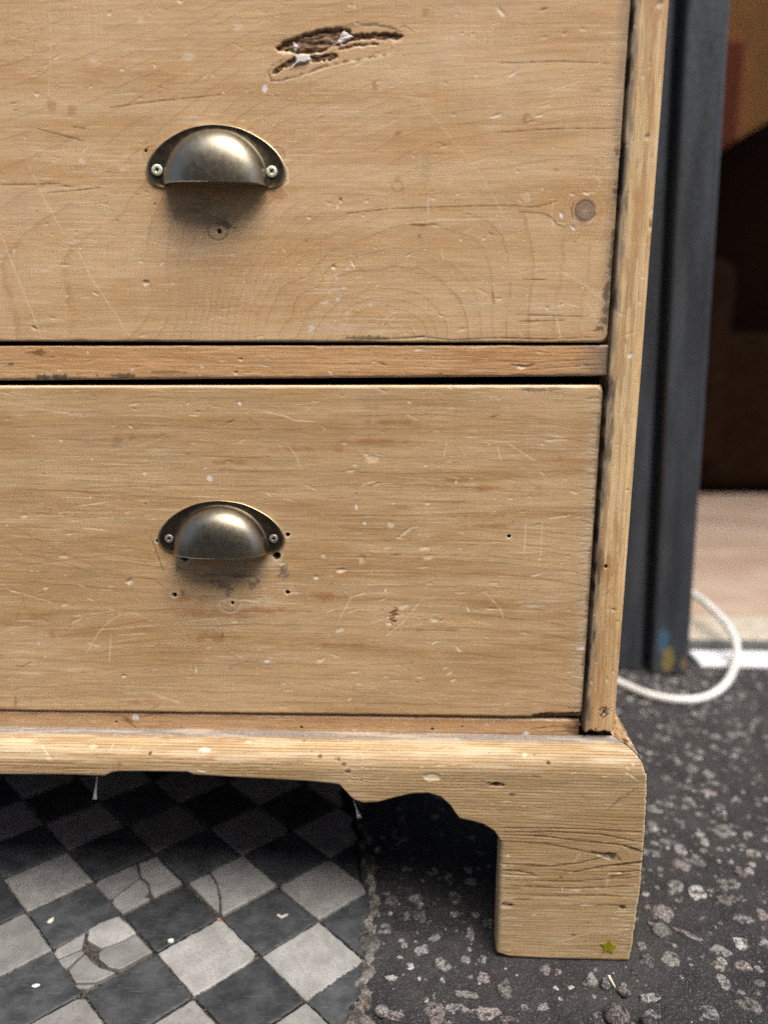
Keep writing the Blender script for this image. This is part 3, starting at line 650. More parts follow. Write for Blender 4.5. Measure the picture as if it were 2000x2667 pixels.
def marks_rail1(b):
    A, B = b.A, b.B; t = (A + 727) / 855; zt = 428.0 + 4.6 * t; zb = 402.5 + 10.7 * t
    ends(b, zt, zb, 128.3, 91)
    e = sstep(2.8, 0.3, zt - B + 2 * (fbm(A / 16, B / 2, 92) - 0.5)); b.rust = np.maximum(b.rust, 0.55 * e); b.pale = np.maximum(b.pale, 0.5 * sstep(0.9, 0.1, zt - B))  # lit top edge: orange and pale line painted into the rail colour
    e = sstep(4, 0, B - zb + 4 * (fbm(A / 16, B / 2, 93) - 0.4)); b.dirt = np.maximum(b.dirt, 0.6 * e); b.dark = np.maximum(b.dark, 0.4 * sstep(1.5, 0, B - zb))
    e = sstep(26, 0, 128.5 - A + 14 * (fbm(A / 6, B / 3, 94) - 0.5)); b.dirt = np.maximum(b.dirt, 0.75 * e); b.dark = np.maximum(b.dark, 0.5 * sstep(3, 0, 128.5 - A))
    b.blob(150, 983, 60, 9, dark=0.6, dirt=0.8, rough=1.0, cell=3); b.blob(310, 978, 40, 5, dark=0.5, dirt=0.7, rough=1.0, cell=3); b.blob(95, 917, 22, 8, dark=0.45, rust=0.6, rough=1.0, cell=2); b.blob(440, 970, 50, 4, dark=0.4, rough=1.0)
    b.blob(28, 948, 8, 4, dark=0.6, rough=0.6); b.blob(60, 905, 90, 6, rust=0.5, rough=0.9)
    for u, v in ((627, 935), (615, 970)): b.dent(u, v, 7, 6, 0, 0.9, pale=0.2, dark=0.5)
    b.dent(860, 967, 5, 8, 30, 0.5); b.blob(527, 956, 5, 5, white=0.7, rough=0.5); b.blob(228, 917, 3, 4, white=0.7)
    b.line([(1330, 950), (1370, 955), (1395, 948)], 0.9, dark=0.6, h=-0.6); b.dent(1358, 956, 12, 5, 0, 0.7, pale=0.7, dark=0.2); b.line([(1290, 940), (1400, 945), (1560, 935)], 0.5, dark=0.5, h=-0.3); b.line([(1350, 965), (1450, 958), (1580, 950)], 0.45, dark=0.45, h=-0.3); b.line([(1450, 922), (1580, 918)], 0.4, dark=0.4, h=-0.2)
    for p in ([(800, 925), (1100, 928)], [(760, 945), (1000, 950)], [(1000, 905), (1200, 912)], [(620, 960), (780, 975)], [(400, 930), (560, 940)], [(900, 970), (1150, 975)]): b.line(p, 0.4, rust=0.6, h=-0.15)
    b.line([(1100, 975), (1250, 984), (1400, 980)], 0.5, dark=0.5, h=-0.4)
    b.scatter(70, 21)


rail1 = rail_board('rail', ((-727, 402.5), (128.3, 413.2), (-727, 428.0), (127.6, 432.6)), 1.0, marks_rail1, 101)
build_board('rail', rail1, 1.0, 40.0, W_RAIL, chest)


def marks_rail2(b):
    A, B = b.A, b.B; t = (A + 727) / 852; zt = 172.0 + 1.3 * t; zb = np.full_like(A, 158.0)
    ends(b, zt, zb - 1, 124.2, 95, 1.4)
    b.g = b.g * 1.4
    kx, kz = b.P(345, 1866); b.g += 2.2 * np.exp(-np.abs(A - kx) / 16.0)
    e = sstep(2.6, 0.2, zt - B + 2 * (fbm(A / 12, B / 2, 96) - 0.5)); b.rust = np.maximum(b.rust, 0.5 * e); b.pale = np.maximum(b.pale, 0.6 * sstep(1.4, 0.1, zt - B + (fbm(A / 5, B, 97) - .5)))  # top edge tinted warm and pale, its highlight put into the colour
    b.blob(335, 1876, 20, 12, rust=0.6, dark=0.35, rough=0.8); b.blob(354, 1867, 9, 10, white=0.95, rough=0.9, cell=1.0); b.line([(315, 1860), (335, 1880), (360, 1900)], 0.8, dark=0.55, h=-0.5); b.line([(362, 1868), (400, 1862), (440, 1858)], 0.8, dark=0.4, rust=0.6, h=-0.3)
    b.blob(1370, 1910, 9, 8, white=0.75, rough=0.9, cell=1.0); b.hole(785, 1895, 3.5); b.hole(1126, 1900, 3.5); b.hole(303, 1881, 3.0); b.blob(474, 1896, 5, 4, dirt=0.7); b.hole(1203, 1893, 2.5)
    e = sstep(14, 0, 124.5 - A + 14 * (fbm(A / 8, B / 1.8, 98) - 0.5)); b.dark = np.maximum(b.dark, 0.75 * e * sstep(.25, .5, vnoise(A / 7, B / 1.2, 99))); b.rust = np.maximum(b.rust, 0.8 * e)
    b.line([(1380, 1900), (1440, 1892), (1500, 1897)], 0.6, dark=0.6, h=-0.6); b.line([(1420, 1908), (1508, 1905)], 0.6, dark=0.5, h=-0.6); b.line([(1280, 1918), (1310, 1912), (1340, 1920)], 0.7, dark=0.8, h=-0.8)
    b.dirt = np.maximum(b.dirt, 0.3 * fbm(A / 10, B / 2, 100)); b.dark = np.maximum(b.dark, 0.75 * sstep(2.0, 0.3, B - 160.3 - 0.003 * A))
    b.scatter(60, 22)


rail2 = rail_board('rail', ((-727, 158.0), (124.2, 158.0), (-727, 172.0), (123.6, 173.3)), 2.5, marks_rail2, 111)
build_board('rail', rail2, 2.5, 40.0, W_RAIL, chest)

# ---- right stile (vertical) and its plain twin at the other end


def stile():
    xs = np.concatenate([np.linspace(127.2, 130.5, 9), np.linspace(131.1, 142.5, 20), 150.6 - 8 * np.cos(np.linspace(0.12, math.pi / 2, 14))[::1]])
    xs = np.concatenate([np.linspace(127.2, 130.5, 9), np.linspace(131.1, 142.0, 20), 142.4 + 8.1 * np.sin(np.linspace(0, math.pi / 2, 14))])
    zs = np.concatenate([np.linspace(166.2, 172, 12), np.arange(172.7, 690, 0.75)])
    T, Zg = np.meshgrid(xs, zs)
    left = 126.7 + (Zg - 170) * 0.0045; right = 148.9 + (Zg - 170) * 0.0035
    X = left + (T - 127.2) / (150.5 - 127.2) * (right - left) + 0.35 * (vnoise(Zg / 22, Zg * 0 + 3, 121) - .5) + 0.12 * (vnoise(Zg / 3, Zg * 0 + 9, 122) - .5)
    b = Board(X, Zg, -1.5); A, B = X, Zg
    b.g = (A + 4 * (fbm(A / 8, B / 60, 123) - 0.5) + 0.01 * (B - 300)) / 3.1 + 30; b.rv = np.clip(0.25 + 1.2 * (fbm(A / 6, B / 40, 124) - 0.4), 0.05, 1)
    b.h += 0.25 * (fbm(A / 7, B / 30, 125) - 0.5) + 0.2 * (fbm(A / 2, B / 12, 126) - 0.5)
    dl = A - left; dr = right - A
    b.h += edge_round(np.maximum(dl, 0), 1.2) + edge_round(np.maximum(dr, 0), 7.0)
    e = sstep(6.5, 0, dl + 6 * (fbm(A / 2.5, B / 14, 127) - 0.5)); b.dirt = np.maximum(b.dirt, 0.8 * e); b.dark = np.maximum(b.dark, 0.75 * e * sstep(0.42, 0.62, fbm(A / 3, B / 14, 128)) + 0.35 * sstep(1.0, 0, dl))
    e = sstep(0.47, 0.66, fbm(A / 3.0, B / 26, 129)); b.rust = np.maximum(b.rust, 0.45 * e)
    e = sstep(0.5, 0.7, fbm(A / 2.2, B / 20, 130)); b.dirt = np.maximum(b.dirt, 0.35 * e * sstep(9, 2, dl))
    b.rust = np.maximum(b.rust, 0.3 * sstep(300, 175, B) * (0.4 + fbm(A / 3, B / 20, 131)))
    # broken lower end
    zc = 166.2 + 3.2 * (vnoise(A / 3.2, A * 0 + 2, 133) - 0.35); b.h -= 3.0 * sstep(0.6, -0.4, B - zc); b.dark = np.maximum(b.dark, 0.6 * sstep(2.2, 0, B - zc + 2 * (fbm(A / 2, B / 2, 134) - .5)))
    for q in ((1720, 5, 9, 12, 0), (1684, 355, 8, 10, 20), (1696, 588, 7, 11, 10)): b.dent(*q[:5], depth=0.8, pale=0.2, dark=0.4)
    b.blob(1696, 585, 6, 13, rust=0.9, rough=0.7, h=-0.4); b.dent(1676, 722, 7, 3, 0, 0.5); b.dent(1640, 922, 7, 9, 10, 0.7, white=0.6, pale=0.3, dark=0.35); b.dent(1665, 787, 5, 6, 0, 0.5); b.dent(1634, 1275, 6, 4, 0, 0.8, dark=0.7, pale=0)
    b.hole(1577, 1476, 4); b.line([(1566, 1555), (1582, 1543), (1598, 1530)], 0.4, dark=0.8, h=-0.3); b.dent(1598, 1588, 9, 5, -20, 1.0, dark=0.5, pale=0.1); b.dent(1608, 1618, 3, 7, 0, 0.9, dark=0.8, pale=0); b.dent(1552, 1725, 8, 2, 0, 0.5, dark=0.4); b.dent(1580, 1768, 5, 12, 10, 0.7, dark=0.3, pale=0.3); b.dent(1540, 1775, 3, 9, 10, 0.6, dark=0.3)
    b.dent(1596, 1748, 3, 9, -5, 0.7, dark=0.5); b.blob(1576, 1856, 14, 14, dark=0.9, rough=1.2, cell=1.2, h=-0.9); b.line([(1565, 1868), (1580, 1858), (1592, 1862)], 0.6, pale=0.8, h=0.3); b.line([(1548, 1895), (1552, 1912)], 0.8, dark=0.8, h=-0.9); b.dent(1560, 1905, 12, 4, 5, 0.6, pale=0.5)
    b.line([(1598, 1155), (1620, 1158), (1645, 1165)], 0.4, dark=0.45, h=-0.2); b.line([(1680, 395), (1665, 420), (1655, 440)], 0.35, dark=0.5, h=-0.2)
    b.scatter(60, 23, along=False)
    return b


st = stile()
build_board('stile', st, -1.5, 22.0, W_STILE, chest)
box('stile', W_DARK, chest, -0.7505, -0.7275, -0.0015, 0.0205, 0.166, 0.690, 0.003)

# ---- plinth with bracket foot: front
PY = -22.0                                                  # its front face
prof = [(3.0, 161.5), (0.0, 161.0), (-7.0, 160.2), (-13.0, 158.6), (-17.0, 156.2), (-20.0, 152.6), (-21.4, 149.2), (-22.0, 145.0)]
pr = np.array(prof); seg = np.concatenate([[0], np.cumsum(np.hypot(*np.diff(pr, axis=0).T))]); SL = seg[-1]      # arc length over the moulding


def foot_curve():
    pts = [(0, 2019), (150, 2019), (272, 2023), (292, 2014), (310, 2011), (400, 2012), (488, 2013), (505, 2020), (600, 2026), (700, 2031), (800, 2037), (862, 2043), (884, 2046), (900, 2063), (912, 2076), (923, 2086), (946, 2093.5), (983, 2092), (1032, 2079), (1075, 2069.5), (1115, 2068), (1148, 2078), (1172, 2099), (1188, 2123), (1198, 2135), (1225, 2140.5), (1258, 2149), (1287, 2167), (1302, 2189)]
    q = [at(u, v, 1, PY) for u, v in pts]
    return np.array([p[0] for p in q]), np.array([p[2] for p in q])


fx, fz = foot_curve()


def zb_of(x):
    xm = np.where(x < XC, 2 * XC - x, x)
    return np.interp(xm, np.concatenate([[-300.5], fx]), np.concatenate([[fz[0]], fz]))


X_IN = fx[-1]                                               # inner side of the bracket foot
ROUT = [at(u, v, 1, PY) for u, v in ((1681, 1985), (1684, 2030), (1681, 2120), (1677, 2200), (1672, 2260), (1668, 2300), (1660, 2360), (1652, 2420), (1646, 2465), (1638, 2497))]
rz = np.array([p[2] for p in ROUT])[::-1]; rx = np.array([p[0] for p in ROUT])[::-1]
BOT = [at(1297, 2485, 1, PY), at(1324, 2493, 1, PY), at(1400, 2497, 1, PY), at(1520, 2502, 1, PY), at(1638, 2503, 1, PY)]


def plinth_grid(xs, zbot, zfoot):
    """rows run from the ground up the foot, up the face and over the moulding; left of the foot the foot rows are unused"""
    nf = 110; ns = 36
    tl = np.concatenate([[0, .3 / 88, .8 / 88, 1.4 / 88], np.linspace(2.2 / 88, 1, 150)])[:-1]
    Zl = zfoot[None, :] + (zbot[None, :] - zfoot[None, :]) * tl[:, None]
    tf = np.concatenate([[0, .006, .014, .024], np.linspace(.036, 1, nf)])
    S = np.linspace(SL, 0, ns + 1)[1:]
    Yp = np.interp(S, seg, pr[:, 0]); Zp = np.interp(S, seg, pr[:, 1]); nx = len(xs)
    Zf = zbot[None, :] + (145.0 - zbot[None, :]) * tf[:, None]
    Zf = np.concatenate([Zl, Zf]); Yf = np.full_like(Zf, PY)
    Z = np.concatenate([Zf, np.repeat(Zp[:, None], nx, 1)]); Y = np.concatenate([Yf, np.repeat(Yp[:, None], nx, 1)])
    B = np.concatenate([Zf, np.repeat((145.0 + SL - S)[:, None], nx, 1)])     # unrolled height
    X = np.repeat(xs[None, :], len(Z), 0)
    L = np.hypot(np.gradient(Zp), np.gradient(Yp)); n0 = len(Zf)
    ny = np.concatenate([np.full(n0, -1.0), -np.gradient(Zp) / L]); nz = np.concatenate([np.zeros(n0), np.abs(np.gradient(Yp) / L)])
    return X, Y, Z, B, ny, nz, len(tl)


def plinth_marks(b, X, Z, foot):
    A, B = b.A, b.B
    ex, ez = b.P(1600, 2222); dx = (A - ex); dz = (B - ez)
    u = B + 0.55 * (fbm(A / 90, B / 12, 141) - 0.5) * 2 + 0.004 * A
    lens = np.exp(-((dz) / 22.0) ** 2) * sstep(-110, 10, dx)
    u = u + 6.0 * lens * np.sign(dz) * (1 - np.exp(-np.abs(dz) / 6.0)) * np.clip(1 - np.abs(dx) / 90, 0, 1)
    b.g = u / 2.35 + 20
    low = sstep(80, 55, B) * foot
    b.rv = np.clip(0.85 + 0.8 * (fbm(A / 60, B / 7, 142) - 0.45), 0.3, 1) * (1 - 0.45 * low)
    b.h += 0.35 * (fbm(A / 30, B / 10, 143) - 0.5) + 0.22 * (fbm(A / 12, B / 1.3, 144) - 0.5)
    e = sstep(167.5, 172.0, B + 3 * (fbm(A / 6, B / 2, 145) - 0.5)); b.dirt = np.maximum(b.dirt, 0.85 * e); b.white = np.maximum(b.white, 0.22 * e * vnoise(A / 0.8, B / 0.8, 146))
    b.pale = np.maximum(b.pale, 0.30 * sstep(0.45, 0.7, fbm(A / 30, B / 3, 149)) * sstep(144, 152, B))
    if foot:
        P = lambda pts: [(900 + p[0] / 1.508, 1850 + p[1] / 1.508) for p in pts]
        for pts, wd, dk in (([(610, 490), (780, 495), (900, 512), (1050, 524), (1100, 535), (1168, 556)], 0.75, 0.75), ([(1080, 530), (1168, 558)], 1.0, 0.9), ([(610, 516), (780, 524), (900, 546), (980, 565), (1035, 582)], 0.7, 0.75), ([(960, 556), (1035, 572)], 1.3, 0.8),
                            ([(620, 602), (700, 608), (800, 613), (920, 600), (1010, 578)], 0.75, 0.7), ([(800, 625), (900, 634), (1000, 615), (1080, 605), (1165, 594)], 0.7, 0.75), ([(1050, 610), (1165, 597)], 1.1, 0.9), ([(610, 480), (800, 478), (1000, 488), (1165, 520)], 0.6, 0.6), ([(605, 462), (760, 463), (1000, 468), (1168, 480)], 0.5, 0.55),
                            ([(615, 628), (680, 632), (745, 646)], 0.9, 0.75), ([(615, 645), (760, 652)], 0.6, 0.6), ([(620, 667), (900, 672), (1150, 655)], 0.5, 0.55), ([(640, 690), (900, 700), (1160, 690)], 0.45, 0.5), ([(1020, 640), (1160, 630)], 0.8, 0.85), ([(1030, 655), (1120, 645)], 0.8, 0.8), ([(610, 720), (800, 730), (1000, 728), (1150, 735)], 0.4, 0.45), ([(610, 700), (690, 702)], 0.45, 0.4), ([(880, 765), (1100, 768)], 0.4, 0.4), ([(660, 744), (740, 745)], 0.6, 0.6)):
            b.line(P(pts), max(wd * 0.85, 0.56), dark=dk, rust=0.5, h=-0.7)
        b.line(P([(985, 568), (1040, 590)]), 0.5, white=0.6, h=0.2); b.line(P([(620, 600), (720, 598), (830, 606)]), 0.8, rust=0.6, pale=0.4, h=0.3); b.blob(*P([(1042, 572)])[0], 26, 11, ang=-12, dark=0.8, rough=0.9, cell=2, h=-0.7)
        b.line(P([(1025, 640), (1080, 640)]), 0.7, pale=0.9, h=0.2); b.line(P([(1030, 660), (1020, 700)]), 1.1, pale=0.4, rust=0.3, h=-0.2)
        b.line(P([(620, 650), (760, 655)]), 0.6, pale=0.5, h=0.2); b.line(P([(920, 765), (985, 766)]), 0.5, pale=0.9); b.line(P([(875, 707), (925, 707)]), 0.7, pale=0.8, rust=0.3)
        b.blob(*P([(843, 655)])[0], 6, 5, rust=0.95, dark=0.4, rough=0.3); b.blob(*P([(1090, 776)])[0], 15, 6, dark=0.85, rough=0.7, cell=1.5, h=-0.9); b.blob(*P([(640, 765)])[0], 17, 6, ang=-12, dark=0.85, rough=0.8, cell=1.5, h=-0.9); b.blob(*P([(590, 292)])[0], 22, 7, ang=3, dark=0.93, rough=0.7, cell=1.6, soft=0.35, h=-1.2)
        b.line(P([(1030, 390), (1080, 345), (1160, 300)]), 0.5, dirt=0.8, dark=0.2); b.line(P([(1050, 380), (1070, 360), (1130, 325)]), 0.45, dirt=0.6); b.line(P([(920, 325), (945, 345), (960, 360)]), 0.4, dirt=0.6); b.blob(*P([(652, 330)])[0], 9, 4, dirt=0.85, dark=0.4, rough=0.9)
        b.blob(*P([(340, 262)])[0], 26, 13, pale=0.65, rough=0.25, h=-0.8); b.line(P([(305, 252), (340, 245), (378, 250)]), 0.5, dark=0.4); b.blob(*P([(806, 212)])[0], 6, 5, dark=0.95, rough=0.5, h=-1); b.blob(*P([(755, 182)])[0], 5, 4, dark=0.8, rough=0.5); b.blob(*P([(715, 182)])[0], 12, 6, pale=0.8, rough=0.6)
        b.line(P([(350, 215), (450, 222)]), 0.5, rust=0.8, h=-0.3); b.line(P([(350, 222), (450, 214)]), 0.5, pale=0.5)
        for q in ((1125, 250, 22, 6, -25), (1140, 262, 20, 5, -35), (1155, 215, 10, 6, -60), (1130, 230, 10, 4, -20), (1025, 258, 10, 4, 0), (740, 800, 14, 4, 0), (630, 870, 10, 3, 0), (990, 955, 14, 3, 5), (1060, 815, 26, 3, 3), (640, 940, 14, 3, 0), (700, 375, 12, 3, 0), (1080, 365, 10, 3, 0)):
            u, v = P([q[:2]])[0]; b.dent(u, v, q[2] / 1.5, q[3] / 1.5, q[4], 0.5, pale=0.5)
        b.line(P([(830, 912), (890, 895), (985, 868)]), 0.4, pale=0.55); b.line(P([(890, 600), (905, 582), (922, 560)]), 0.4, pale=0.5); b.line(P([(850, 690), (850, 712)]), 0.4, white=0.5); b.blob(*P([(637, 572)])[0], 3, 5, white=0.9, rough=0.3)
        b.blob(*P([(840, 705)])[0], 4, 3, rust=0.9, dark=0.3); b.blob(*P([(900, 880)])[0], 7, 3, dark=0.6, rough=0.7); b.blob(*P([(955, 833)])[0], 5, 3, dark=0.6, rough=0.7)
        rng = random.Random(5)
        for i in range(60):                                    # raised fibres near the sawn ends
            v = rng.uniform(2170, 2480); L = rng.uniform(15, 60); u = rng.choice([1302, 1668 - (v - 2200) * 0.1 - L])
            b.line([(u, v), (u + L, v + rng.uniform(-2, 2))], 0.45, h=rng.choice([-0.4, 0.25]), pale=rng.choice([0, .5, .5]), dark=rng.choice([0, .3]))
        for p in ([(905, 1993), (905, 2030)],): b.line(p, 0.4, pale=0.2)
        for i in range(9): b.dent(905 + (i % 5) * 13 + 5 * (i // 5), 1998 + (i // 5) * 26 + (i % 3) * 3, 5, 3, 0, 0.6, pale=0.4)
        for q in ((880, 1980, 8, 6), (895, 1993, 7, 6), (905, 2010, 9, 5)): b.blob(*q, dark=0.7, rough=0.9, cell=1.2, h=-0.6)
    b.blob(387, 1966, 7, 5, dark=0.9, rough=0.7, cell=1.2, h=-0.8); b.blob(312, 1991, 7, 6, rust=0.75, dark=0.15, rough=0.3); b.line([(97, 1943), (115, 1960), (130, 1975)], 0.6, pale=0.8, h=-0.5); b.dent(128, 1975, 14, 5, -10, 0.7, pale=0.4)
    b.blob(530, 1958, 18, 6, white=0.4, pale=0.6, rough=0.9); b.blob(550, 1972, 22, 12, rust=0.5, rough=0.8); b.blob(640, 1934, 8, 4, white=0.5, rough=0.8); b.line([(670, 1930), (683, 1945)], 0.5, pale=0.7); b.blob(234, 1950, 14, 8, pale=0.5, rough=0.8); b.blob(808, 1960, 5, 4, dark=0.8, rough=0.6, h=-.5); b.blob(831, 1974, 7, 6, dark=0.85, rough=0.9, cell=1.2, h=-.7); b.blob(785, 1929, 5, 3, dark=0.6)
    b.line([(565, 1992), (600, 1993), (632, 1991)], 0.45, dark=0.5, h=-0.3); b.dent(525, 2007, 14, 4, -5, 0.6, pale=0.6); b.line([(285, 1940), (284, 1955), (290, 1965)], 0.5, pale=0.4)
    for p in ([(300, 1972), (500, 1978), (640, 1990), (820, 1992)], [(420, 1985), (600, 2002), (760, 2004)], [(0, 1985), (200, 1988)], [(0, 2000), (280, 2003)], [(100, 1970), (300, 1968)]): b.line(p, 0.45, rust=0.8, dark=0.3, h=-0.25)
    b.scatter(120 if foot else 90, 24 + foot)


def build_plinth():
    left = np.concatenate([np.linspace(-665.0, -306, 70), np.linspace(-304, X_IN, int((X_IN + 304) / 0.58))])
    right = np.concatenate([X_IN + np.array([.3, .8, 1.4]), np.linspace(X_IN + 2, 165.5, int((165.5 - X_IN - 2) / 0.58)), [166.2, 166.9, 167.5, 168]])
    xs = np.concatenate([left, right]); c0 = len(left) - 1
    zbot = np.where(xs <= X_IN, zb_of(xs), fz[-1]); zfoot = np.clip(np.interp(xs, [p[0] for p in BOT], [p[2] for p in BOT]), -3.0, 4)
    X, Y, Z, B, ny, nz, nl = plinth_grid(xs, zbot, zfoot)
    b = Board(X.copy(), B, PY); b.b1 = None; plinth_marks(b, X, Z, 1)
    foot = X >= X_IN - 0.01
    t = np.clip((X - X_IN) / (168.0 - X_IN), 0, 1)                 # outer edge follows the worn outline, the moulding is mitred
    xo = np.where(Z < 146, np.interp(Z, rz, rx), 150.0 + (164.9 - 150.0) * np.clip(-Y / 22.0, -0.1, 1))
    xo = xo + 0.5 * (vnoise(B / 2.5, B * 0, 151) - 0.5) + 0.3 * (vnoise(B / 0.9, B * 0, 152) - 0.5)
    X = np.where(foot, X_IN + (X - X_IN) * (xo - X_IN) / (168.0 - X_IN), X)
    leg = foot & (Z < fz[-1]); X = X + np.where(leg, (1 - t) * np.interp(Z, [0, 4, 40, 90], [1.2, 0.2, 0.0, 0.0]), 0)
    dr = np.where(foot, xo - X, 99.0); b.h += edge_round(np.maximum(dr, 0), np.where(Z < 147, 0.5 + 1.0 * fbm(B / 5, B / 5 + 3, 153), 0.3))
    dl = np.where(leg, X - X_IN, 99.0); b.h += edge_round(np.maximum(dl, 0), 3.4); b.dirt = np.maximum(b.dirt, 0.5 * sstep(3.0, 0.2, dl + 2 * (fbm(B / 3, X / 2, 154) - .5)))
    b.pale = np.maximum(b.pale, 0.5 * sstep(2.0, 0.2, dr))
    gap = sstep(1.5, 0, dr - 0.2 + 2.4 * (fbm(X / 3, B / 3, 155) - .42)) * (B > 151); b.dark = np.maximum(b.dark, 0.6 * gap)
    db = np.where(foot, Z - zfoot[None, :], Z - zbot[None, :]); b.h += edge_round(np.maximum(db, 0), 1.9); b.dirt = np.maximum(b.dirt, 0.35 * sstep(2.5, 0, db) * (~foot))
    V = np.stack([X, Y + ny[:, None] * b.h, Z + nz[:, None] * b.h], -1).reshape(-1, 3); nr, nc = X.shape
    idx = np.arange(nr * nc).reshape(nr, nc); F = []
    for sub in (idx[nl:, :], idx[:nl + 1, c0:]):
        F.append(np.stack([sub[:-1, :-1], sub[:-1, 1:], sub[1:, 1:], sub[1:, :-1]], -1).reshape(-1, 4))
    for st_ in (idx[nl, :c0 + 1], idx[:nl + 1, c0][::-1], idx[0, c0:], idx[:nr - 20, -1]):
        fr = V[st_].copy(); bk = fr.copy(); bk[:, 1] = np.where((fr[:, 0] < X_IN + 3) & (fr[:, 2] < fz[-1] + 1) & (fr[:, 0] > X_IN - 1), -9.0, 3.0); o = len(V); m_ = len(st_); V = np.concatenate([V, fr, bk]); k = np.arange(m_ - 1)
        F.append(np.stack([o + k + 1, o + k, o + m_ + k, o + m_ + k + 1], 1))
    me = np_mesh('plinth', V / 1000, np.concatenate(F)); b.attrs(me, len(V))
    return link('plinth', me, W_PLINTH, chest)


plinth = build_plinth()
box('plinth_foot', W_DARK, chest, -0.765, -0.666, -0.022, 0.003, 0.001, 0.158, 0.003)


def plinth_side():
    ys = np.concatenate([np.linspace(-21.5, 40, 70), np.linspace(42, 440, 60)]); S = np.linspace(SL, 0, 29)
    Yp = -np.interp(S, seg, pr[:, 0]) * 0.70; Zp = np.interp(S, seg, pr[:, 1])      # how far it stands out, and height
    zf = np.linspace(0, 145, 70); out = np.concatenate([np.full(70, 15.4), Yp[1:]]); zz = np.concatenate([zf, Zp[1:]]); bb_ = np.concatenate([zf, 145 + SL - S[1:]])
    Yg, O = np.meshgrid(ys, out); _, Zg = np.meshgrid(ys, zz); _, Bg = np.meshgrid(ys, bb_)
    inward = np.where(Zg < 146, np.interp(Zg, rz, rx) - 165.2, 0)
    Yg = np.maximum(Yg, -O * 22 / 15.4 + 0.6)
    Zg2 = np.where((Yg > 110) & (Yg < 345), np.maximum(Zg, 100), Zg)
    b = Board(Yg, Bg, 0); b.g = Bg / 2.4 + 10 + 1.2 * (fbm(Yg / 20, Bg / 8, 161) - .5); b.rv *= 0.8; b.h = 0.35 * (fbm(Yg / 8, Bg / 3, 162) - 0.5)
    b.rust = 0.45 * sstep(0.4, 0.65, fbm(Yg / 9, Bg / 4, 163)); b.dark = 0.8 * sstep(0.58, 0.66, fbm(Yg / 5, Bg / 2.2, 164)) * (Bg > 150); b.pale = 0.5 * sstep(0.5, 0.7, fbm(Yg / 6, Bg / 3, 165)); b.dark = np.maximum(b.dark, 0.7 * sstep(2.5, 0.8, Yg + O * 22 / 15.4))
    V = np.stack([150.0 + O + b.h + inward, Yg, Zg2], -1).reshape(-1, 3)
    me = np_mesh('plinth_side', V / 1000, grid_faces(*Yg.shape)); b.attrs(me, len(V))
    return link('plinth_side', me, W_PLINTH, chest)


plinth_side()
box('foot_block', W_PLINTH, chest, 0.0790, 0.1490, -0.0080, 0.060, 0.001, 0.140, 0.001)
box('side_panel', W_STILE, chest, 0.1300, 0.1500, 0.0210, 0.4380, 0.1600, 0.6900, 0.001)
box('side_panel', W_STILE, chest, -0.7500, -0.7300, 0.0210, 0.4380, 0.1600, 0.6900, 0.001)
box('back_panel', W_DARK, chest, -0.7295, 0.1295, 0.4200, 0.4370, 0.1250, 0.6900)
box('bottom_board', W_DARK, chest, -0.7295, 0.1295, 0.0455, 0.4195, 0.1430, 0.1560)
box('carcass_divider', W_DARK, chest, -0.7295, 0.1295, 0.0455, 0.4195, 0.4130, 0.4280)
box('top_board', W_DARK, chest, -0.7600, 0.1560, 0.0020, 0.4390, 0.6920, 0.7120, 0.002)
for o, z0, z1 in ((d1o, 0.445, 0.660), (d2o, 0.185, 0.398)):
    box('drawer_box', W_DARK, o, -0.7200, 0.1180, 0.0215, 0.4000, z0, z1)

# ---- star sticker low on the foot
def star():
    c = at(1584, 2465, 1, PY); bm = bmesh.new(); top = []; bot = []
    for k in range(10):
        r = 6.4 if k % 2 == 0 else 3.0; a = math.radians(90 + k * 36 - 4)
        p = (c[0] + r * math.cos(a), c[2] + r * math.sin(a))
        top.append(bm.verts.new((p[0] / 1000, (PY - 0.75) / 1000, p[1] / 1000))); bot.append(bm.verts.new((p[0] / 1000, (PY + 0.3) / 1000, p[1] / 1000)))
    bm.faces.new(top)
    for k in range(10): bm.faces.new((top[k], top[(k + 1) % 10], bot[(k + 1) % 10], bot[k]))
    n = NT('star_foil'); f = n.noise(n.mapped((1, 1, 1)), 220, 4, 0.6)
    m = n.done(n.mix(n.ramp(f, .35, .65), c4(0.21, 0.19, 0.004), c4(0.29, 0.26, 0.008)), n.ramp(f, 0.3, 0.7, 0.35, 0.6), n.bump(f, 0.0004))
    o = link('star_sticker', bm_mesh('star_sticker', bm), m, chest); tag(o, 'small olive yellow five-pointed star sticker low on the foot')


star()

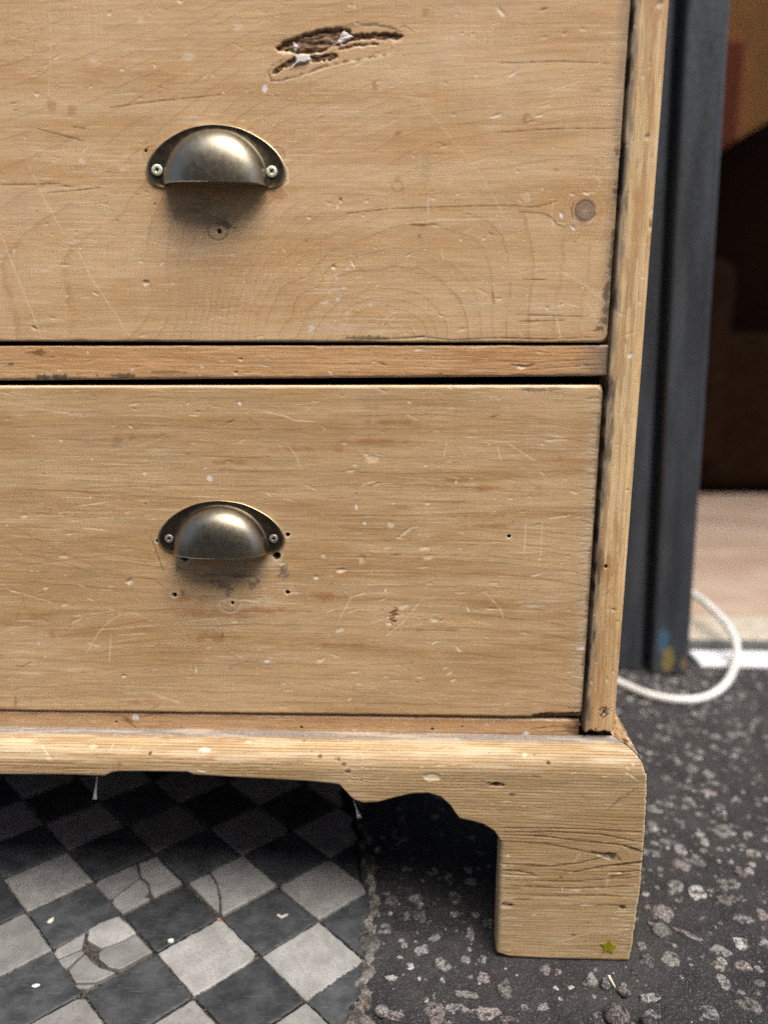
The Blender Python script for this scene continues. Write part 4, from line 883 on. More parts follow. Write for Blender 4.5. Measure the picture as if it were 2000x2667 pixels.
# ---- cup handles
def brass(name, plate):
    n = NT(name); a = n.node('ShaderNodeAttribute', attribute_name='patina_reflection'); sp = n.node('ShaderNodeSeparateColor', {'Color': a.outputs['Color']}); edge, seat = sp.outputs[0], sp.outputs[1]
    f = n.noise(n.mapped((1, 1, 1)), 260, 6, 0.7); g = n.noise(n.mapped((1200, 400, 160)), 1, 3, 0.6); s = n.noise(n.mapped((500, 300, 2600), rot=(0, 0.5, 0)), 1, 2, 0.6)
    sc = n.math('ADD', n.ramp(g, 0.6, 0.75), n.ramp(s, 0.62, 0.75))
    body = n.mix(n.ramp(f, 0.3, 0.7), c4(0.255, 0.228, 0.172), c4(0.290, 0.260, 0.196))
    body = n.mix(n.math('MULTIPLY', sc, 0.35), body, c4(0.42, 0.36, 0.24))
    dark = n.mix(n.ramp(f, 0.35, 0.7), c4(0.085, 0.068, 0.046), c4(0.135, 0.110, 0.075))  # dark flange: aged metal plus a dim reflection painted into the colour
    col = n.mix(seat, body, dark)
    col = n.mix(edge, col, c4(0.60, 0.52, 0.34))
    rg = n.math('ADD', n.ramp(f, 0.3, 0.7, 0.33, 0.40), n.math('MULTIPLY', seat, 0.08))
    h = n.math('ADD', n.math('MULTIPLY', f, 0.6), n.math('MULTIPLY', n.math('ADD', g, s), 0.25))
    return n.done(col, rg, n.bump(h, 0.00014, 0.5), 1.0)


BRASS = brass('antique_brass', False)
ZINC = plain('zinc_screw', (0.80, 0.79, 0.62), 0.42, 0.35, 0.12, 900)
STEEL = plain('steel_screw', (0.42, 0.39, 0.34), 0.38, 0.6, 0.25, 900)
SLOT = plain('screw_recess', (0.06, 0.05, 0.03), 0.5, 0.6, 0.2, 500)


def cup_handle(parent, cxz, W=86.0, H=41.0, cupw=31.4, cuph=31.6, D=17.5, tilt=0.0, lowcup=0.0, plate=None):
    """flange outline in local (x, z) with z = 0 at the lower rim; cup as half superellipsoid, all one pressed sheet"""
    hw = W / 2
    # flange outline (right half), clockwise from top
    half = plate or [(0, 35.6), (6.5, 35.1), (12.3, 34.2), (17, 33.0), (22, 31.0), (27, 28.4), (32.1, 25.3), (37, 21.1), (40.6, 16.8), (42.7, 12.4), (43.5, 9.0), (42.7, 5.0), (39.8, 1.4), (36, -0.2), (32.5, -0.4)]
    from mathutils import geometry as _g
    t = np.linspace(0, 1, len(half)); tt = np.linspace(0, 1, 60)
    hx = np.interp(tt, t, [p[0] for p in half]); hz = np.interp(tt, t, [p[1] for p in half])
    for _ in range(3):                                         # soften the corners
        hx[1:-1] = (hx[:-2] + 2 * hx[1:-1] + hx[2:]) / 4; hz[1:-1] = (hz[:-2] + 2 * hz[1:-1] + hz[2:]) / 4
    ox = np.concatenate([-hx[::-1], hx[1:]]); oz = np.concatenate([hz[::-1], hz[1:]])     # left lower -> top -> right lower
    n = len(ox)
    # cup base outline param: phi from pi to 0
    ph = np.linspace(math.pi, 0, n); e = 2.06
    cxo = np.sign(np.cos(ph)) * np.abs(np.cos(ph)) ** (2 / e) * cupw; czo = np.abs(np.sin(ph)) ** (2 / e) * cuph
    rows = []; pat = []
    T = 1.3                                                    # flange thickness
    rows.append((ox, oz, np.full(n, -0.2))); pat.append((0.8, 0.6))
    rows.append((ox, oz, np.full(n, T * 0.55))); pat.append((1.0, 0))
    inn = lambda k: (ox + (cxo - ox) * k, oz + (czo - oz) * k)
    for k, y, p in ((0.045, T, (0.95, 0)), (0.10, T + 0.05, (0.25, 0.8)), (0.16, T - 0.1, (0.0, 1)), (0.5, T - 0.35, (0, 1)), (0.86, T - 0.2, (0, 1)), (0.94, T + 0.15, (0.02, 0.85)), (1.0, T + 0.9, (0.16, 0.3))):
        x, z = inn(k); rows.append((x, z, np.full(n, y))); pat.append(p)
    m = 2.5
    for a in np.linspace(0.08, 1.0, 30):
        th = a * math.pi / 2; rr = math.cos(th) ** (2 / m) if a < 1 else 0.0; dd = math.sin(th) ** (2 / m) * D
        x = cxo * rr; z = czo * rr
        z = z + lowcup * (dd / D) ** 1.6 * (1 - rr * 0) * np.clip(1 - z / cuph, 0, 1)      # lower lip drops towards the front
        rows.append((x, z, np.full(n, T + 0.9 + dd))); pat.append((0.05 if a < .15 else 0.0, 0.25 if a < .12 else 0.0))
    X = np.array([r[0] for r in rows]); Z = np.array([r[1] for r in rows]); Y = np.array([r[2] for r in rows])
    nr = len(rows); pa = np.zeros((nr, n, 4)); pa[..., 0] = np.array([p[0] for p in pat])[:, None]; pa[..., 1] = np.array([p[1] for p in pat])[:, None]
    # brass worn bright along the lower rim of the cup
    lipm = np.zeros((nr, n)); lipm[9:, 0] = 0.75; lipm[9:, -1] = 0.75; lipm[9:, 1] = .3; lipm[9:, -2] = .3; pa[..., 0] = np.maximum(pa[..., 0], lipm)
    Xo, Zo, Yo = X, Z, Y
    V = np.stack([X, -Y, Z], -1).reshape(-1, 3); F = [grid_faces(nr, n)[:, ::-1]]
    # inner skin of the cup 1 mm below and joining lips
    ci = np.arange(8, nr); Xi = X[ci] * 0.965; Zi = Z[ci] - 0.0 * Z[ci]; Zi = np.where(np.arange(n)[None, :] * 0 == 0, Z[ci] * 0.965 + lowcup * 0.0, Zi); Yi = np.maximum(Y[ci] - 1.1, 0.2)
    Zi[:, 0] = Z[ci][:, 0]; Zi[:, -1] = Z[ci][:, -1]
    o = len(V); V = np.concatenate([V, np.stack([Xi, -Yi, Zi], -1).reshape(-1, 3)]); F.append(grid_faces(len(ci), n, o))
    for col_ in (0, n - 1):
        a = np.arange(nr * n).reshape(nr, n)[8:, col_]; c = (np.arange(len(ci) * n).reshape(len(ci), n) + o)[:, col_]; k = np.arange(len(a) - 1)
        F.append(np.stack([a[k], a[k + 1], c[k + 1], c[k]], 1))
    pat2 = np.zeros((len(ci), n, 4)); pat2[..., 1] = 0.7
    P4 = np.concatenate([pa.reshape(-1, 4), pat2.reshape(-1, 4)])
    ct, sn = math.cos(tilt), math.sin(tilt)
    x = V[:, 0] * ct - V[:, 2] * sn + cxz[0]; z = V[:, 0] * sn + V[:, 2] * ct + cxz[1]
    me = np_mesh('handle', np.stack([x, V[:, 1], z], 1) / 1000, np.concatenate(F)); set_attr(me, 'patina_reflection', P4)
    return link('handle', me, BRASS, parent), (ct, sn)


def screw(parent, x, z, r, mat, y=-1.6, turn=0.0, name='screw'):
    bm = bmesh.new(); N = 32; prof_ = [(r, y + 0.9), (r, y - 0.30), (r * 0.96, y - 0.46), (r * 0.60, y - 0.55)]
    rings = []
    for q, (rad, yy) in enumerate(prof_): rings.append([bm.verts.new(((x + rad * math.cos(2 * math.pi * k / N)) / 1000, yy / 1000, (z + rad * math.sin(2 * math.pi * k / N)) / 1000)) for k in range(N)])
    def cross(k, R1, R2):
        a = 2 * math.pi * k / N; c = abs(math.cos(2 * (a - turn))); c2 = abs(math.sin(2 * (a - turn)))
        return R2 + (R1 - R2) * max(c ** 6, 0.35 * c2 ** 8)
    for yy, s in ((y - 0.55, 1.0), (y + 0.6, 0.75)):
        rings.append([bm.verts.new(((x + cross(k, r * .60, r * .22) * s * math.cos(2 * math.pi * k / N)) / 1000, yy / 1000, (z + cross(k, r * .60, r * .22) * s * math.sin(2 * math.pi * k / N)) / 1000)) for k in range(N)])
    for a, b_ in zip(rings, rings[1:]):
        for k in range(N):
            f = bm.faces.new((a[k], a[(k + 1) % N], b_[(k + 1) % N], b_[k])); f.smooth = True
            if b_ is rings[-1]: f.material_index = 1
    f = bm.faces.new(rings[-1]); f.material_index = 1
    bmesh.ops.recalc_face_normals(bm, faces=bm.faces); me = bpy.data.meshes.new(name); bm.to_mesh(me); bm.free(); me.materials.append(mat); me.materials.append(SLOT)
    return link(name, me, None, parent)


hA = at(565, 487, 1, 0); hB = at(579, 1436, 1, 0)
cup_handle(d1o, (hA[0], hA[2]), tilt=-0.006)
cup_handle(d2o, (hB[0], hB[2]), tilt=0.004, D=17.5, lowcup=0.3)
for u, v, r, mt, par, tn in ((410, 443, 3.35, ZINC, d1o, 0.3), (708, 447, 3.35, ZINC, d1o, 0.75), (441, 1403, 2.9, STEEL, d2o, 0.4), (713, 1403, 2.9, STEEL, d2o, 0.1)):
    p = at(u, v, 1, -1.5); screw(par, p[0], p[2], r, mt, turn=tn)

# ================================================================== GROUND
# ---- tarmac
def tar_material():
    n = NT('tarmac'); p = n.mapped((1, 1, 1))
    a = n.noise(p, 30, 4, 0.6); b = n.noise(p, 900, 4, 0.7); c = n.noise(p, 140, 5, 0.65)
    col = n.mix(n.ramp(a, 0.3, 0.7), c4(0.018, 0.018, 0.019), c4(0.038, 0.037, 0.039))
    col = n.mix(n.ramp(b, 0.5, 0.8, 0, 0.75), col, c4(0.095, 0.093, 0.095))
    v = n.voro(p, 1000, 'Distance'); rnd = n.node('ShaderNodeTexVoronoi', {'Vector': p, 'Scale': 1000.0}); cs = n.node('ShaderNodeSeparateColor', {'Color': rnd.outputs['Color']})
    spark = n.math('MULTIPLY', n.ramp(v, 0.26, 0.40, 1, 0), n.ramp(cs.outputs[0], 0.66, 0.72))
    col = n.mix(n.math('MULTIPLY', spark, 0.36), col, n.mix(cs.outputs[1], c4(0.30, 0.28, 0.25), c4(0.62, 0.6, 0.56)))
    pk = n.node('ShaderNodeTexVoronoi', {'Vector': n.node('ShaderNodeVectorMath', {0: p, 1: n.node('ShaderNodeVectorMath', {0: n.node('ShaderNodeTexNoise', {'Vector': p, 'Scale': 400.0}).outputs['Color'], 1: (0.003, 0.003, 0.003)}, operation='MULTIPLY').outputs[0]}, operation='ADD').outputs[0], 'Scale': 330.0})
    pc = n.node('ShaderNodeSeparateColor', {'Color': pk.outputs['Color']})
    packed = n.math('MULTIPLY', n.ramp(pk.outputs['Distance'], 0.30, 0.55, 1, 0), n.ramp(pc.outputs[1], 0.35, 0.75))
    col = n.mix(n.math('MULTIPLY', packed, n.ramp(c, 0.35, 0.6, 0.15, 0.8)), col, n.mix(pc.outputs[2], c4(0.055, 0.053, 0.054), c4(0.105, 0.098, 0.095)))
    dust = n.ramp(n.noise(p, 9, 5, 0.6), 0.45, 0.7, 0, 0.35); col = n.mix(dust, col, c4(0.085, 0.08, 0.075))
    h = n.math('ADD', n.math('MULTIPLY', c, 0.7), n.math('ADD', n.math('MULTIPLY', b, 0.45), n.math('MULTIPLY', packed, 0.35)))
    return n.done(col, n.ramp(b, 0.3, 0.7, 0.6, 0.85), n.bump(h, 0.0032, 0.95), spec=0.4)


TAR = tar_material()


def edge_x(y):
    """where the tiles stop (mm)"""
    return np.interp(y, EY, EX)


_e = [at(u, v, 2, 0) for u, v in ((905, 2790), (912, 2667), (928, 2590), (938, 2515), (950, 2440), (960, 2350), (948, 2250), (930, 2150), (900, 2050), (880, 1980))]
EY = np.array([p[1] for p in _e]); EX = np.array([p[0] for p in _e]); EY = np.concatenate([[-900], EY, [700]]); EX = np.concatenate([[EX[0] - 40], EX, [EX[-1] - 30]])


def ground():
    xs = np.concatenate([[-60000, -8000, -1500], np.linspace(-420, -130, 30), np.linspace(-125, 420, 300), np.linspace(425, 1100, 110), [1500, 8000, 60000]])
    ys = np.concatenate([[-60000, -8000, -2000, -800], np.linspace(-260, 240, 280), np.linspace(245, 640, 100), [900, 3000, 60000]])
    X, Y = np.meshgrid(xs, ys); near = sstep(1300, 900, np.abs(X)) * sstep(900, 600, np.abs(Y))
    Z = near * (3.2 * (fbm(X / 60, Y / 60, 201) - 0.5) + 2.6 * (fbm(X / 11, Y / 11, 203) - 0.5) + 1.4 * (fbm(X / 4, Y / 4, 205) - 0.5))
    q = at(1530, 2640, 2, 0); rough = np.exp(-(((X - q[0]) / 55) ** 2 + ((Y - q[1]) / 28) ** 2)); Z += rough * (9 * (fbm(X / 7, Y / 7, 207) - 0.5) - 2.0)
    foot = sstep(40, 5, np.maximum(np.abs(X - 118) - 50, np.abs(Y - 20) - 45)); Z = Z * (1 - 0.75 * foot) - 2.6 * foot
    dx = X - edge_x(Y); Z = np.where(dx < 30, Z - 1.0 * sstep(20, -10, dx), Z)
    Z = Z - 9.0 * sstep(8, -4, dx) * near - 1.0
    me = np_mesh('ground', np.stack([X, Y, Z], -1).reshape(-1, 3) / 1000, grid_faces(*X.shape))
    return link('ground', me, TAR), (xs, ys, Z)


GO, GZ = ground(); tag(GO, 'black tarmac pavement full of pale stone chips', kind='structure')


def gz(x, y):
    xs, ys, Z = GZ; i = np.clip(np.searchsorted(xs, x), 1, len(xs) - 1); j = np.clip(np.searchsorted(ys, y), 1, len(ys) - 1)
    return Z[j, i]


# ---- stone chips set in the tarmac
def stone_mat(name, c1, c2):
    n = NT(name); oi = n.node('ShaderNodeObjectInfo'); sh = n.node('ShaderNodeNewGeometry').outputs['Position']
    a = n.noise(sh, 330, 3, 0.6); v = n.voro(sh, 900, 'Distance'); b = n.noise(sh, 800, 4, 0.75)
    col = n.mix(n.ramp(a, 0.35, 0.65), c1, c2); col = n.mix(n.ramp(b, 0.52, 0.60, 0, 0.9), col, c4(0.05, 0.047, 0.047)); col = n.mix(n.ramp(b, 0.38, 0.46, 0.85, 0), col, c4(0.64, 0.62, 0.59))
    dirt = n.ramp(n.noise(sh, 170, 5, 0.65), 0.50, 0.60, 0, 0.92); col = n.mix(dirt, col, c4(0.040, 0.039, 0.040))
    hv = n.node('ShaderNodeHueSaturation', {'Color': col, 'Value': n.ramp(oi.outputs['Random'], 0, 1, 0.5, 1.0)})
    return n.done(hv.outputs[0], 0.72, n.bump(n.math('ADD', b, a), 0.0012, 0.8), spec=0.35)


STONES = [stone_mat('stone_grey', c4(0.20, 0.195, 0.185), c4(0.33, 0.325, 0.31)), stone_mat('stone_pink', c4(0.19, 0.155, 0.145), c4(0.32, 0.275, 0.255)), stone_mat('stone_tan', c4(0.24, 0.225, 0.195), c4(0.37, 0.35, 0.31)),
          stone_mat('stone_white', c4(0.48, 0.47, 0.45), c4(0.66, 0.65, 0.62)), stone_mat('stone_dark', c4(0.09, 0.088, 0.085), c4(0.17, 0.165, 0.16))]
srng = random.Random(77)


def chip_mesh(k, mat, flat=True):
    r = random.Random(k); bm = bmesh.new(); N = r.randint(6, 9); ang = sorted([2 * math.pi * (i + r.uniform(-.32, .32)) / N for i in range(N)])
    rad = [r.uniform(0.62, 1.1) for _ in ang]; rings = []
    for s, z in ((1.0, -0.55), (1.0, 0.02), (0.86, 0.20), (0.52, 0.27)):
        rings.append([bm.verts.new((s * a_ * math.cos(t) + r.uniform(-.05, .05), s * a_ * math.sin(t) + r.uniform(-.05, .05), z + r.uniform(-.05, .05))) for t, a_ in zip(ang, rad)])
    for a, b in zip(rings, rings[1:]):
        for i in range(N): bm.faces.new((a[i], a[(i + 1) % N], b[(i + 1) % N], b[i]))
    c = bm.verts.new((0, 0, 0.26 + r.uniform(-.06, .06)))
    for i in range(N): bm.faces.new((rings[-1][i], rings[-1][(i + 1) % N], c))
    me = bm_mesh('stone', bm); me.materials.append(mat)
    return me


CHIPS = {m: [chip_mesh(100 * m + k, STONES[m]) for k in range(7)] for m in range(5)}
placed = []


def chip(x, y, rx, ry, ang, m, up=None):
    me = srng.choice(CHIPS[m]); o = bpy.data.objects.new('stone', me); COL.objects.link(o); o.parent = GO
    s = min(rx, ry); o.location = (x / 1000, y / 1000, (gz(x, y) - 0.25 * 0 + (0.25 if up is None else up)) / 1000); o.rotation_euler = (srng.gauss(0, .07), srng.gauss(0, .07), ang); o.scale = (rx / 1000, ry / 1000, s * 0.55 / 1000)
    placed.append((x, y, max(rx, ry))); return o


def seen_chips():
    S = 1.508
    L = [(180, 745, 60, 45, 0, 1), (275, 733, 75, 30, -15, 0), (300, 940, 65, 40, 25, 0), (380, 990, 70, 45, -30, 2), (250, 1003, 35, 25, 0, 3), (540, 1040, 55, 40, 0, 1), (630, 1095, 78, 74, 0, 2), (465, 1110, 50, 80, 80, 2), (430, 1165, 40, 62, 80, 0), (555, 1180, 112, 55, 0, 1), (315, 1130, 25, 20, 0, 3), (350, 1185, 75, 90, 0, 1), (785, 1003, 52, 36, 0, 1), (1200, 1122, 106, 36, 5, 0), (1480, 1060, 46, 50, 0, 0),
         (825, 1080, 25, 25, 0, 3), (890, 1078, 30, 30, 0, 3), (1240, 860, 72, 50, 10, 2), (1355, 880, 40, 90, 60, 1), (1465, 935, 85, 50, -20, 3), (1555, 912, 88, 50, 0, 3), (1648, 908, 42, 55, 0, 3), (1165, 915, 36, 42, 0, 0), (1185, 965, 62, 52, -10, 4), (1280, 975, 72, 62, -20, 2), (1245, 795, 84, 62, -25, 1), (1560, 815, 88, 42, -25, 0), (1636, 805, 50, 60, 0, 1), (1590, 1160, 95, 56, -35, 2), (1430, 1190, 72, 72, 0, 0), (1560, 1000, 72, 42, -20, 1), (1460, 1000, 60, 40, 0, 2),
         (1510, 685, 92, 45, 10, 0), (1390, 720, 84, 60, 20, 3), (1290, 690, 62, 42, 0, 0), (1490, 745, 62, 50, 0, 1), (1390, 595, 104, 32, -15, 0), (1310, 540, 62, 52, 0, 0), (1480, 470, 84, 74, 0, 0), (1210, 460, 32, 26, 0, 3), (1320, 610, 62, 54, 0, 1), (1600, 560, 60, 40, 0, 2), (1550, 640, 50, 36, 0, 1), (1215, 840, 36, 50, 40, 0), (490, 865, 45, 70, 0, 1), (290, 805, 60, 45, 0, 4), (430, 730, 45, 50, 0, 1), (240, 800, 26, 40, 0, 0), (155, 850, 45, 36, 0, 0), (560, 820, 55, 45, 0, 4), (350, 890, 50, 30, 10, 0), (470, 970, 44, 36, 0, 1),
         (180, 1045, 45, 22, 0, 3), (350, 1120, 20, 26, 0, 1), (380, 1055, 22, 22, 0, 3), (190, 1190, 45, 75, 75, 1), (640, 1215, 70, 40, 0, 1), (400, 1225, 60, 30, 0, 4), (290, 1050, 14, 14, 0, 3), (1475, 985, 40, 30, 0, 2), (1320, 870, 30, 24, 0, 4), (1620, 1010, 40, 30, 0, 1), (1210, 1190, 70, 50, 30, 4), (1540, 1075, 30, 22, 0, 4), (1130, 1010, 30, 26, 0, 4), (1110, 850, 30, 34, 0, 1)]
    for u, v, w, h, a, m in L:
        px, py = 900 + u / S, 1850 + v / S; p = at(px, py, 2, 0)
        d = math.hypot(p[1] - CAM[1], CAM[2]); sx = w / S / FPX * d / 2; sy = h / S / FPX * d / 2 * 1.45
        chip(p[0], p[1], sx, sy, math.radians(a), m)


seen_chips()


def random_chips():
    n = 0; tries = 0
    while n < 232 and tries < 20000:
        tries += 1
        t = srng.random()
        if t < 0.62: x, y = srng.uniform(170, 520), srng.uniform(-90, 400)
        else: x, y = srng.uniform(-40, 200), srng.uniform(-95, 330)
        r = srng.choice([2.4, 3.0, 3.6, 4.5, 5.5, 6.8])
        if x < edge_x(y) + 14 or (60 < x < 175 and -24 < y < 70): continue
        if any((x - a) ** 2 + (y - b) ** 2 < (r + c) ** 2 * 1.15 for a, b, c in placed): continue
        chip(x, y, r, r * srng.uniform(0.6, 0.95), srng.uniform(0, 3.1), srng.choice([0, 0, 0, 0, 1, 2, 2, 3, 4, 4])); n += 1


random_chips()


def many_chips(name, N, xr, yr, rr, seed, mats):
    """the rest, joined: too small or too far to pick out"""
    r = random.Random(seed); Vs = []; Fs = []; mi = []; o = 0
    for _ in range(N):
        x, y = r.uniform(*xr), r.uniform(*yr)
        if x < edge_x(y) + 10 or (62 < x < 172 and -24 < y < 66): continue
        m = r.choice(mats); s = r.choice(rr) * r.uniform(.8, 1.2); k = r.randint(5, 7); t0 = r.uniform(0, 6); z = gz(x, y)
        pts = [(x + s * r.uniform(.65, 1.1) * math.cos(t0 + 6.283 * i / k), y + s * r.uniform(.6, 1.0) * math.sin(t0 + 6.283 * i / k)) for i in range(k)]
        top = [(x + (a - x) * .7, y + (b - y) * .7, z + s * 0.16 + 0.15 + r.uniform(-.1, .1) * s) for a, b in pts]
        Vs += [(a, b, z - 0.8) for a, b in pts] + top
        for i in range(k): Fs.append((o + i, o + (i + 1) % k, o + k + (i + 1) % k, o + k + i)); mi.append(m)
        Fs.append(tuple(o + k + i for i in range(k))); mi.append(m); o += 2 * k
    me = bpy.data.meshes.new(name); me.from_pydata([(a / 1000, b / 1000, c / 1000) for a, b, c in Vs], [], Fs)
    for s in STONES: me.materials.append(s)
    me.polygons.foreach_set('material_index', mi); me.update()
    ob = link(name, me, None, GO); ob['kind'] = 'stuff'; return ob


many_chips('stone_chips', 1900, (-60, 700), (-110, 560), (1.1, 1.5, 2.0, 2.8, 3.6), 5, (0, 0, 1, 2, 3, 4, 4))
many_chips('stone_chips', 1100, (165, 700), (40, 520), (2.5, 3.5, 4.5, 6.0), 15, (0, 0, 1, 2, 3, 4))
many_chips('grit', 5000, (-40, 560), (-110, 330), (0.28, 0.38, 0.5, 0.7), 6, (0, 2, 4, 4, 4, 1))
many_chips('stone_chips', 700, (150, 1300), (380, 620), (2.5, 3.5, 5.0, 6.0), 9, (0, 1, 2, 3))

# ---- loose pebbles in front of the foot: things of their own
def pebble(u, v, w, mat, label, round_=0.8, seed=1, squash=0.75):
    p = at(u, v, 2, 4); d = math.hypot(p[1] - CAM[1], CAM[2]); r = w / FPX * d / 2
    bm = bmesh.new(); bmesh.ops.create_icosphere(bm, subdivisions=3, radius=1); rr = np.random.RandomState(seed); ph = rr.rand(6) * 6
    dirs = rr.randn(9, 3); dirs /= np.linalg.norm(dirs, axis=1)[:, None]
    for q in bm.verts:
        c = np.array(q.co); s = 1 + 0.06 * math.sin(3 * c[0] + ph[0]) + 0.06 * math.sin(4 * c[1] + ph[1]) + 0.05 * math.sin(5 * c[2] + ph[2])
        for dd in dirs:
            k = c @ dd - round_
            if k > 0: s -= 0.85 * k
        q.co = Vector((c[0] * s * r, c[1] * s * r, c[2] * s * r * squash)) / 1000
    o = link('pebble', bm_mesh('pebble', bm, True), mat); o.location = (p[0] / 1000, p[1] / 1000, (gz(p[0], p[1]) + r * squash * 0.55) / 1000)
    tag(o, label, 'pebble', 'loose pebbles in front of the foot'); return o


pebble(1607, 2640, 60, STONES[1], 'largest round pinkish grey pebble, at the bottom edge below the star', 0.86, 3, 0.85)
pebble(1558, 2625, 24, STONES[0], 'small grey pebble between the large round pebble and dark crumbs', 0.8, 4)
pebble(1564, 2652, 34, STONES[4], 'dark tar-coated pebble touching the large round one', 0.75, 5)
pebble(1537, 2538, 44, STONES[2], 'angular pale grey pebble left of the white splinter', 0.62, 6)
pebble(1575, 2546, 28, STONES[4], 'small dark pebble beside the white splinter', 0.75, 7)
pebble(1628, 2572, 32, STONES[1], 'brownish angular pebble right of the white splinter', 0.66, 8)
pebble(1687, 2655, 44, STONES[4], 'dark angular pebble right of the large round one', 0.64, 9)
pebble(995, 2622, 32, STONES[0], 'rounded grey pebble stuck beside the broken mortar edge', 0.8, 10)

# ---- tiles
TX0, TY0, TA, TS = -289.642, 86.398, 0.797405, 53.6225


def tile_material(name, dark):
    n = NT(name); oi = n.node('ShaderNodeObjectInfo'); p = n.mapped((1, 1, 1)); sh = n.node('ShaderNodeVectorMath', {0: p, 1: oi.outputs['Location']}, operation='ADD').outputs[0]
    a = n.noise(sh, 55, 5, 0.6); b = n.noise(sh, 900, 4, 0.7); c = n.noise(sh, 210, 4, 0.65)
    if dark:
        col = n.mix(n.ramp(a, 0.3, 0.7), c4(0.034, 0.038, 0.041), c4(0.072, 0.076, 0.079)); col = n.mix(n.ramp(c, 0.55, 0.8, 0, 0.5), col, c4(0.105, 0.11, 0.112)); col = n.mix(n.ramp(b, 0.62, 0.74, 0, 0.65), col, c4(0.26, 0.26, 0.25))
        scr = n.noise(n.mapped((60, 900, 60), rot=(0, 0, 0.6), vec=sh), 1, 3, 0.6); col = n.mix(n.ramp(scr, 0.60, 0.70, 0, 0.4), col, c4(0.2, 0.21, 0.21)); rg = n.ramp(a, 0.3, 0.7, 0.42, 0.65)
    else:
        col = n.mix(n.ramp(a, 0.3, 0.7), c4(0.235, 0.230, 0.215), c4(0.345, 0.340, 0.325)); col = n.mix(n.ramp(c, 0.5, 0.72, 0, 0.6), col, c4(0.20, 0.19, 0.17)); col = n.mix(n.ramp(b, 0.52, 0.66, 0, 0.8), col, c4(0.17, 0.165, 0.155)); rg = 0.62
    hv = n.node('ShaderNodeHueSaturation', {'Color': col, 'Value': n.ramp(oi.outputs['Random'], 0, 1, 0.72, 1.18)})
    return n.done(hv.outputs[0], rg, n.bump(n.math('ADD', n.math('MULTIPLY', a, 1.4), n.math('MULTIPLY', b, 0.4)), 0.0008, 0.6), spec=0.45)


TW, TB = tile_material('tile_cream', False), tile_material('tile_black', True)
GROUT = plain('grout', (0.070, 0.062, 0.050), 0.95, 0, 0.7, 500, 0.002, 0.3)


def flat_floor():
    X, Y = np.meshgrid(np.concatenate([[-1500], np.linspace(-480, 20, 200)]), np.linspace(-200, 520, 220))
    Xc = np.minimum(X, edge_x(Y) + 3); Z = -3.0 + 1.2 * (fbm(Xc / 3, Y / 3, 211) - 0.5)
    return link('tile_floor', np_mesh('tile_floor', np.stack([Xc, Y, Z], -1).reshape(-1, 3) / 1000, grid_faces(*X.shape)), GROUT)


TF = tag(flat_floor(), 'old black and cream chequered tile paving laid on the diagonal', kind='structure')


def gridpt(i, j):
    return (TX0 + TS * (i * math.cos(TA) + j * math.sin(TA)), TY0 + TS * (-i * math.sin(TA) + j * math.cos(TA)))


def slab(name, poly, mat, parent, ztop=0.0, thick=5.0, bev=0.7, clip=True, rough=0.35, seed=0, tiltr=None):
    """a worn slab from an outline in mm: subdivided jittered sides, softened upper edge"""
    r = np.random.RandomState(seed); P = []
    for (x0, y0), (x1, y1) in zip(poly, poly[1:] + poly[:1]):
        L = math.hypot(x1 - x0, y1 - y0); k = max(1, int(L / 3.2))
        for t in range(k):
            f = t / k; P.append([x0 + (x1 - x0) * f, y0 + (y1 - y0) * f])
    P = np.array(P); c0 = P.mean(0); n = len(P); P += (r.rand(n, 2) - .5) * rough * 1.6; nz_ = vnoise(np.arange(n) / 3.1, np.full(n, seed % 97 + .5), 300); P -= (P - c0) * (np.clip(nz_ - .62, 0, 1) * 0.075)[:, None]
    w = np.roll(P, 1, 0) * .07 + P * .86 + np.roll(P, -1, 0) * .07; P = w
    if clip:
        lim = edge_x(P[:, 1]) + (r.rand(n) - .5) * 2.5 + 13 * (vnoise(P[:, 1] / 9, P[:, 1] * 0 + 5, 77) - .6)
        if np.all(P[:, 0] > lim - 4): return None
        P[:, 0] = np.minimum(P[:, 0], lim)
    c = P.mean(0); d = P - c; L = np.hypot(d[:, 0], d[:, 1])[:, None] + 1e-6; tl = (r.rand(2) - .5) * (0.012 if tiltr is None else tiltr)
    inn = P - d / L * bev; inn2 = P - d / L * bev * 2.4
    zf = lambda Q, z: np.concatenate([Q - c, (z + (Q - c) @ tl)[:, None]], 1)
    V = np.concatenate([zf(P, -thick), zf(P, ztop - bev * (0.7 + 0.8 * r.rand(n))), zf(inn, ztop - 0.12 - 0.2 * r.rand(n)), zf(inn2, ztop + np.zeros(n))]); F = []
    for k in range(3):
        for i in range(n): F.append((k * n + i, k * n + (i + 1) % n, (k + 1) * n + (i + 1) % n, (k + 1) * n + i))
    F.append(tuple(3 * n + i for i in range(n)))
    me = bpy.data.meshes.new(name); me.from_pydata(V / 1000, [], F); me.update()
    for p in me.polygons: p.use_smooth = False
    o = link(name, me, mat, parent); o.location = (c[0] / 1000, c[1] / 1000, 0); return o


def px_poly(pts): return [tuple(at(u, v, 2, 0)[:2]) for u, v in pts]


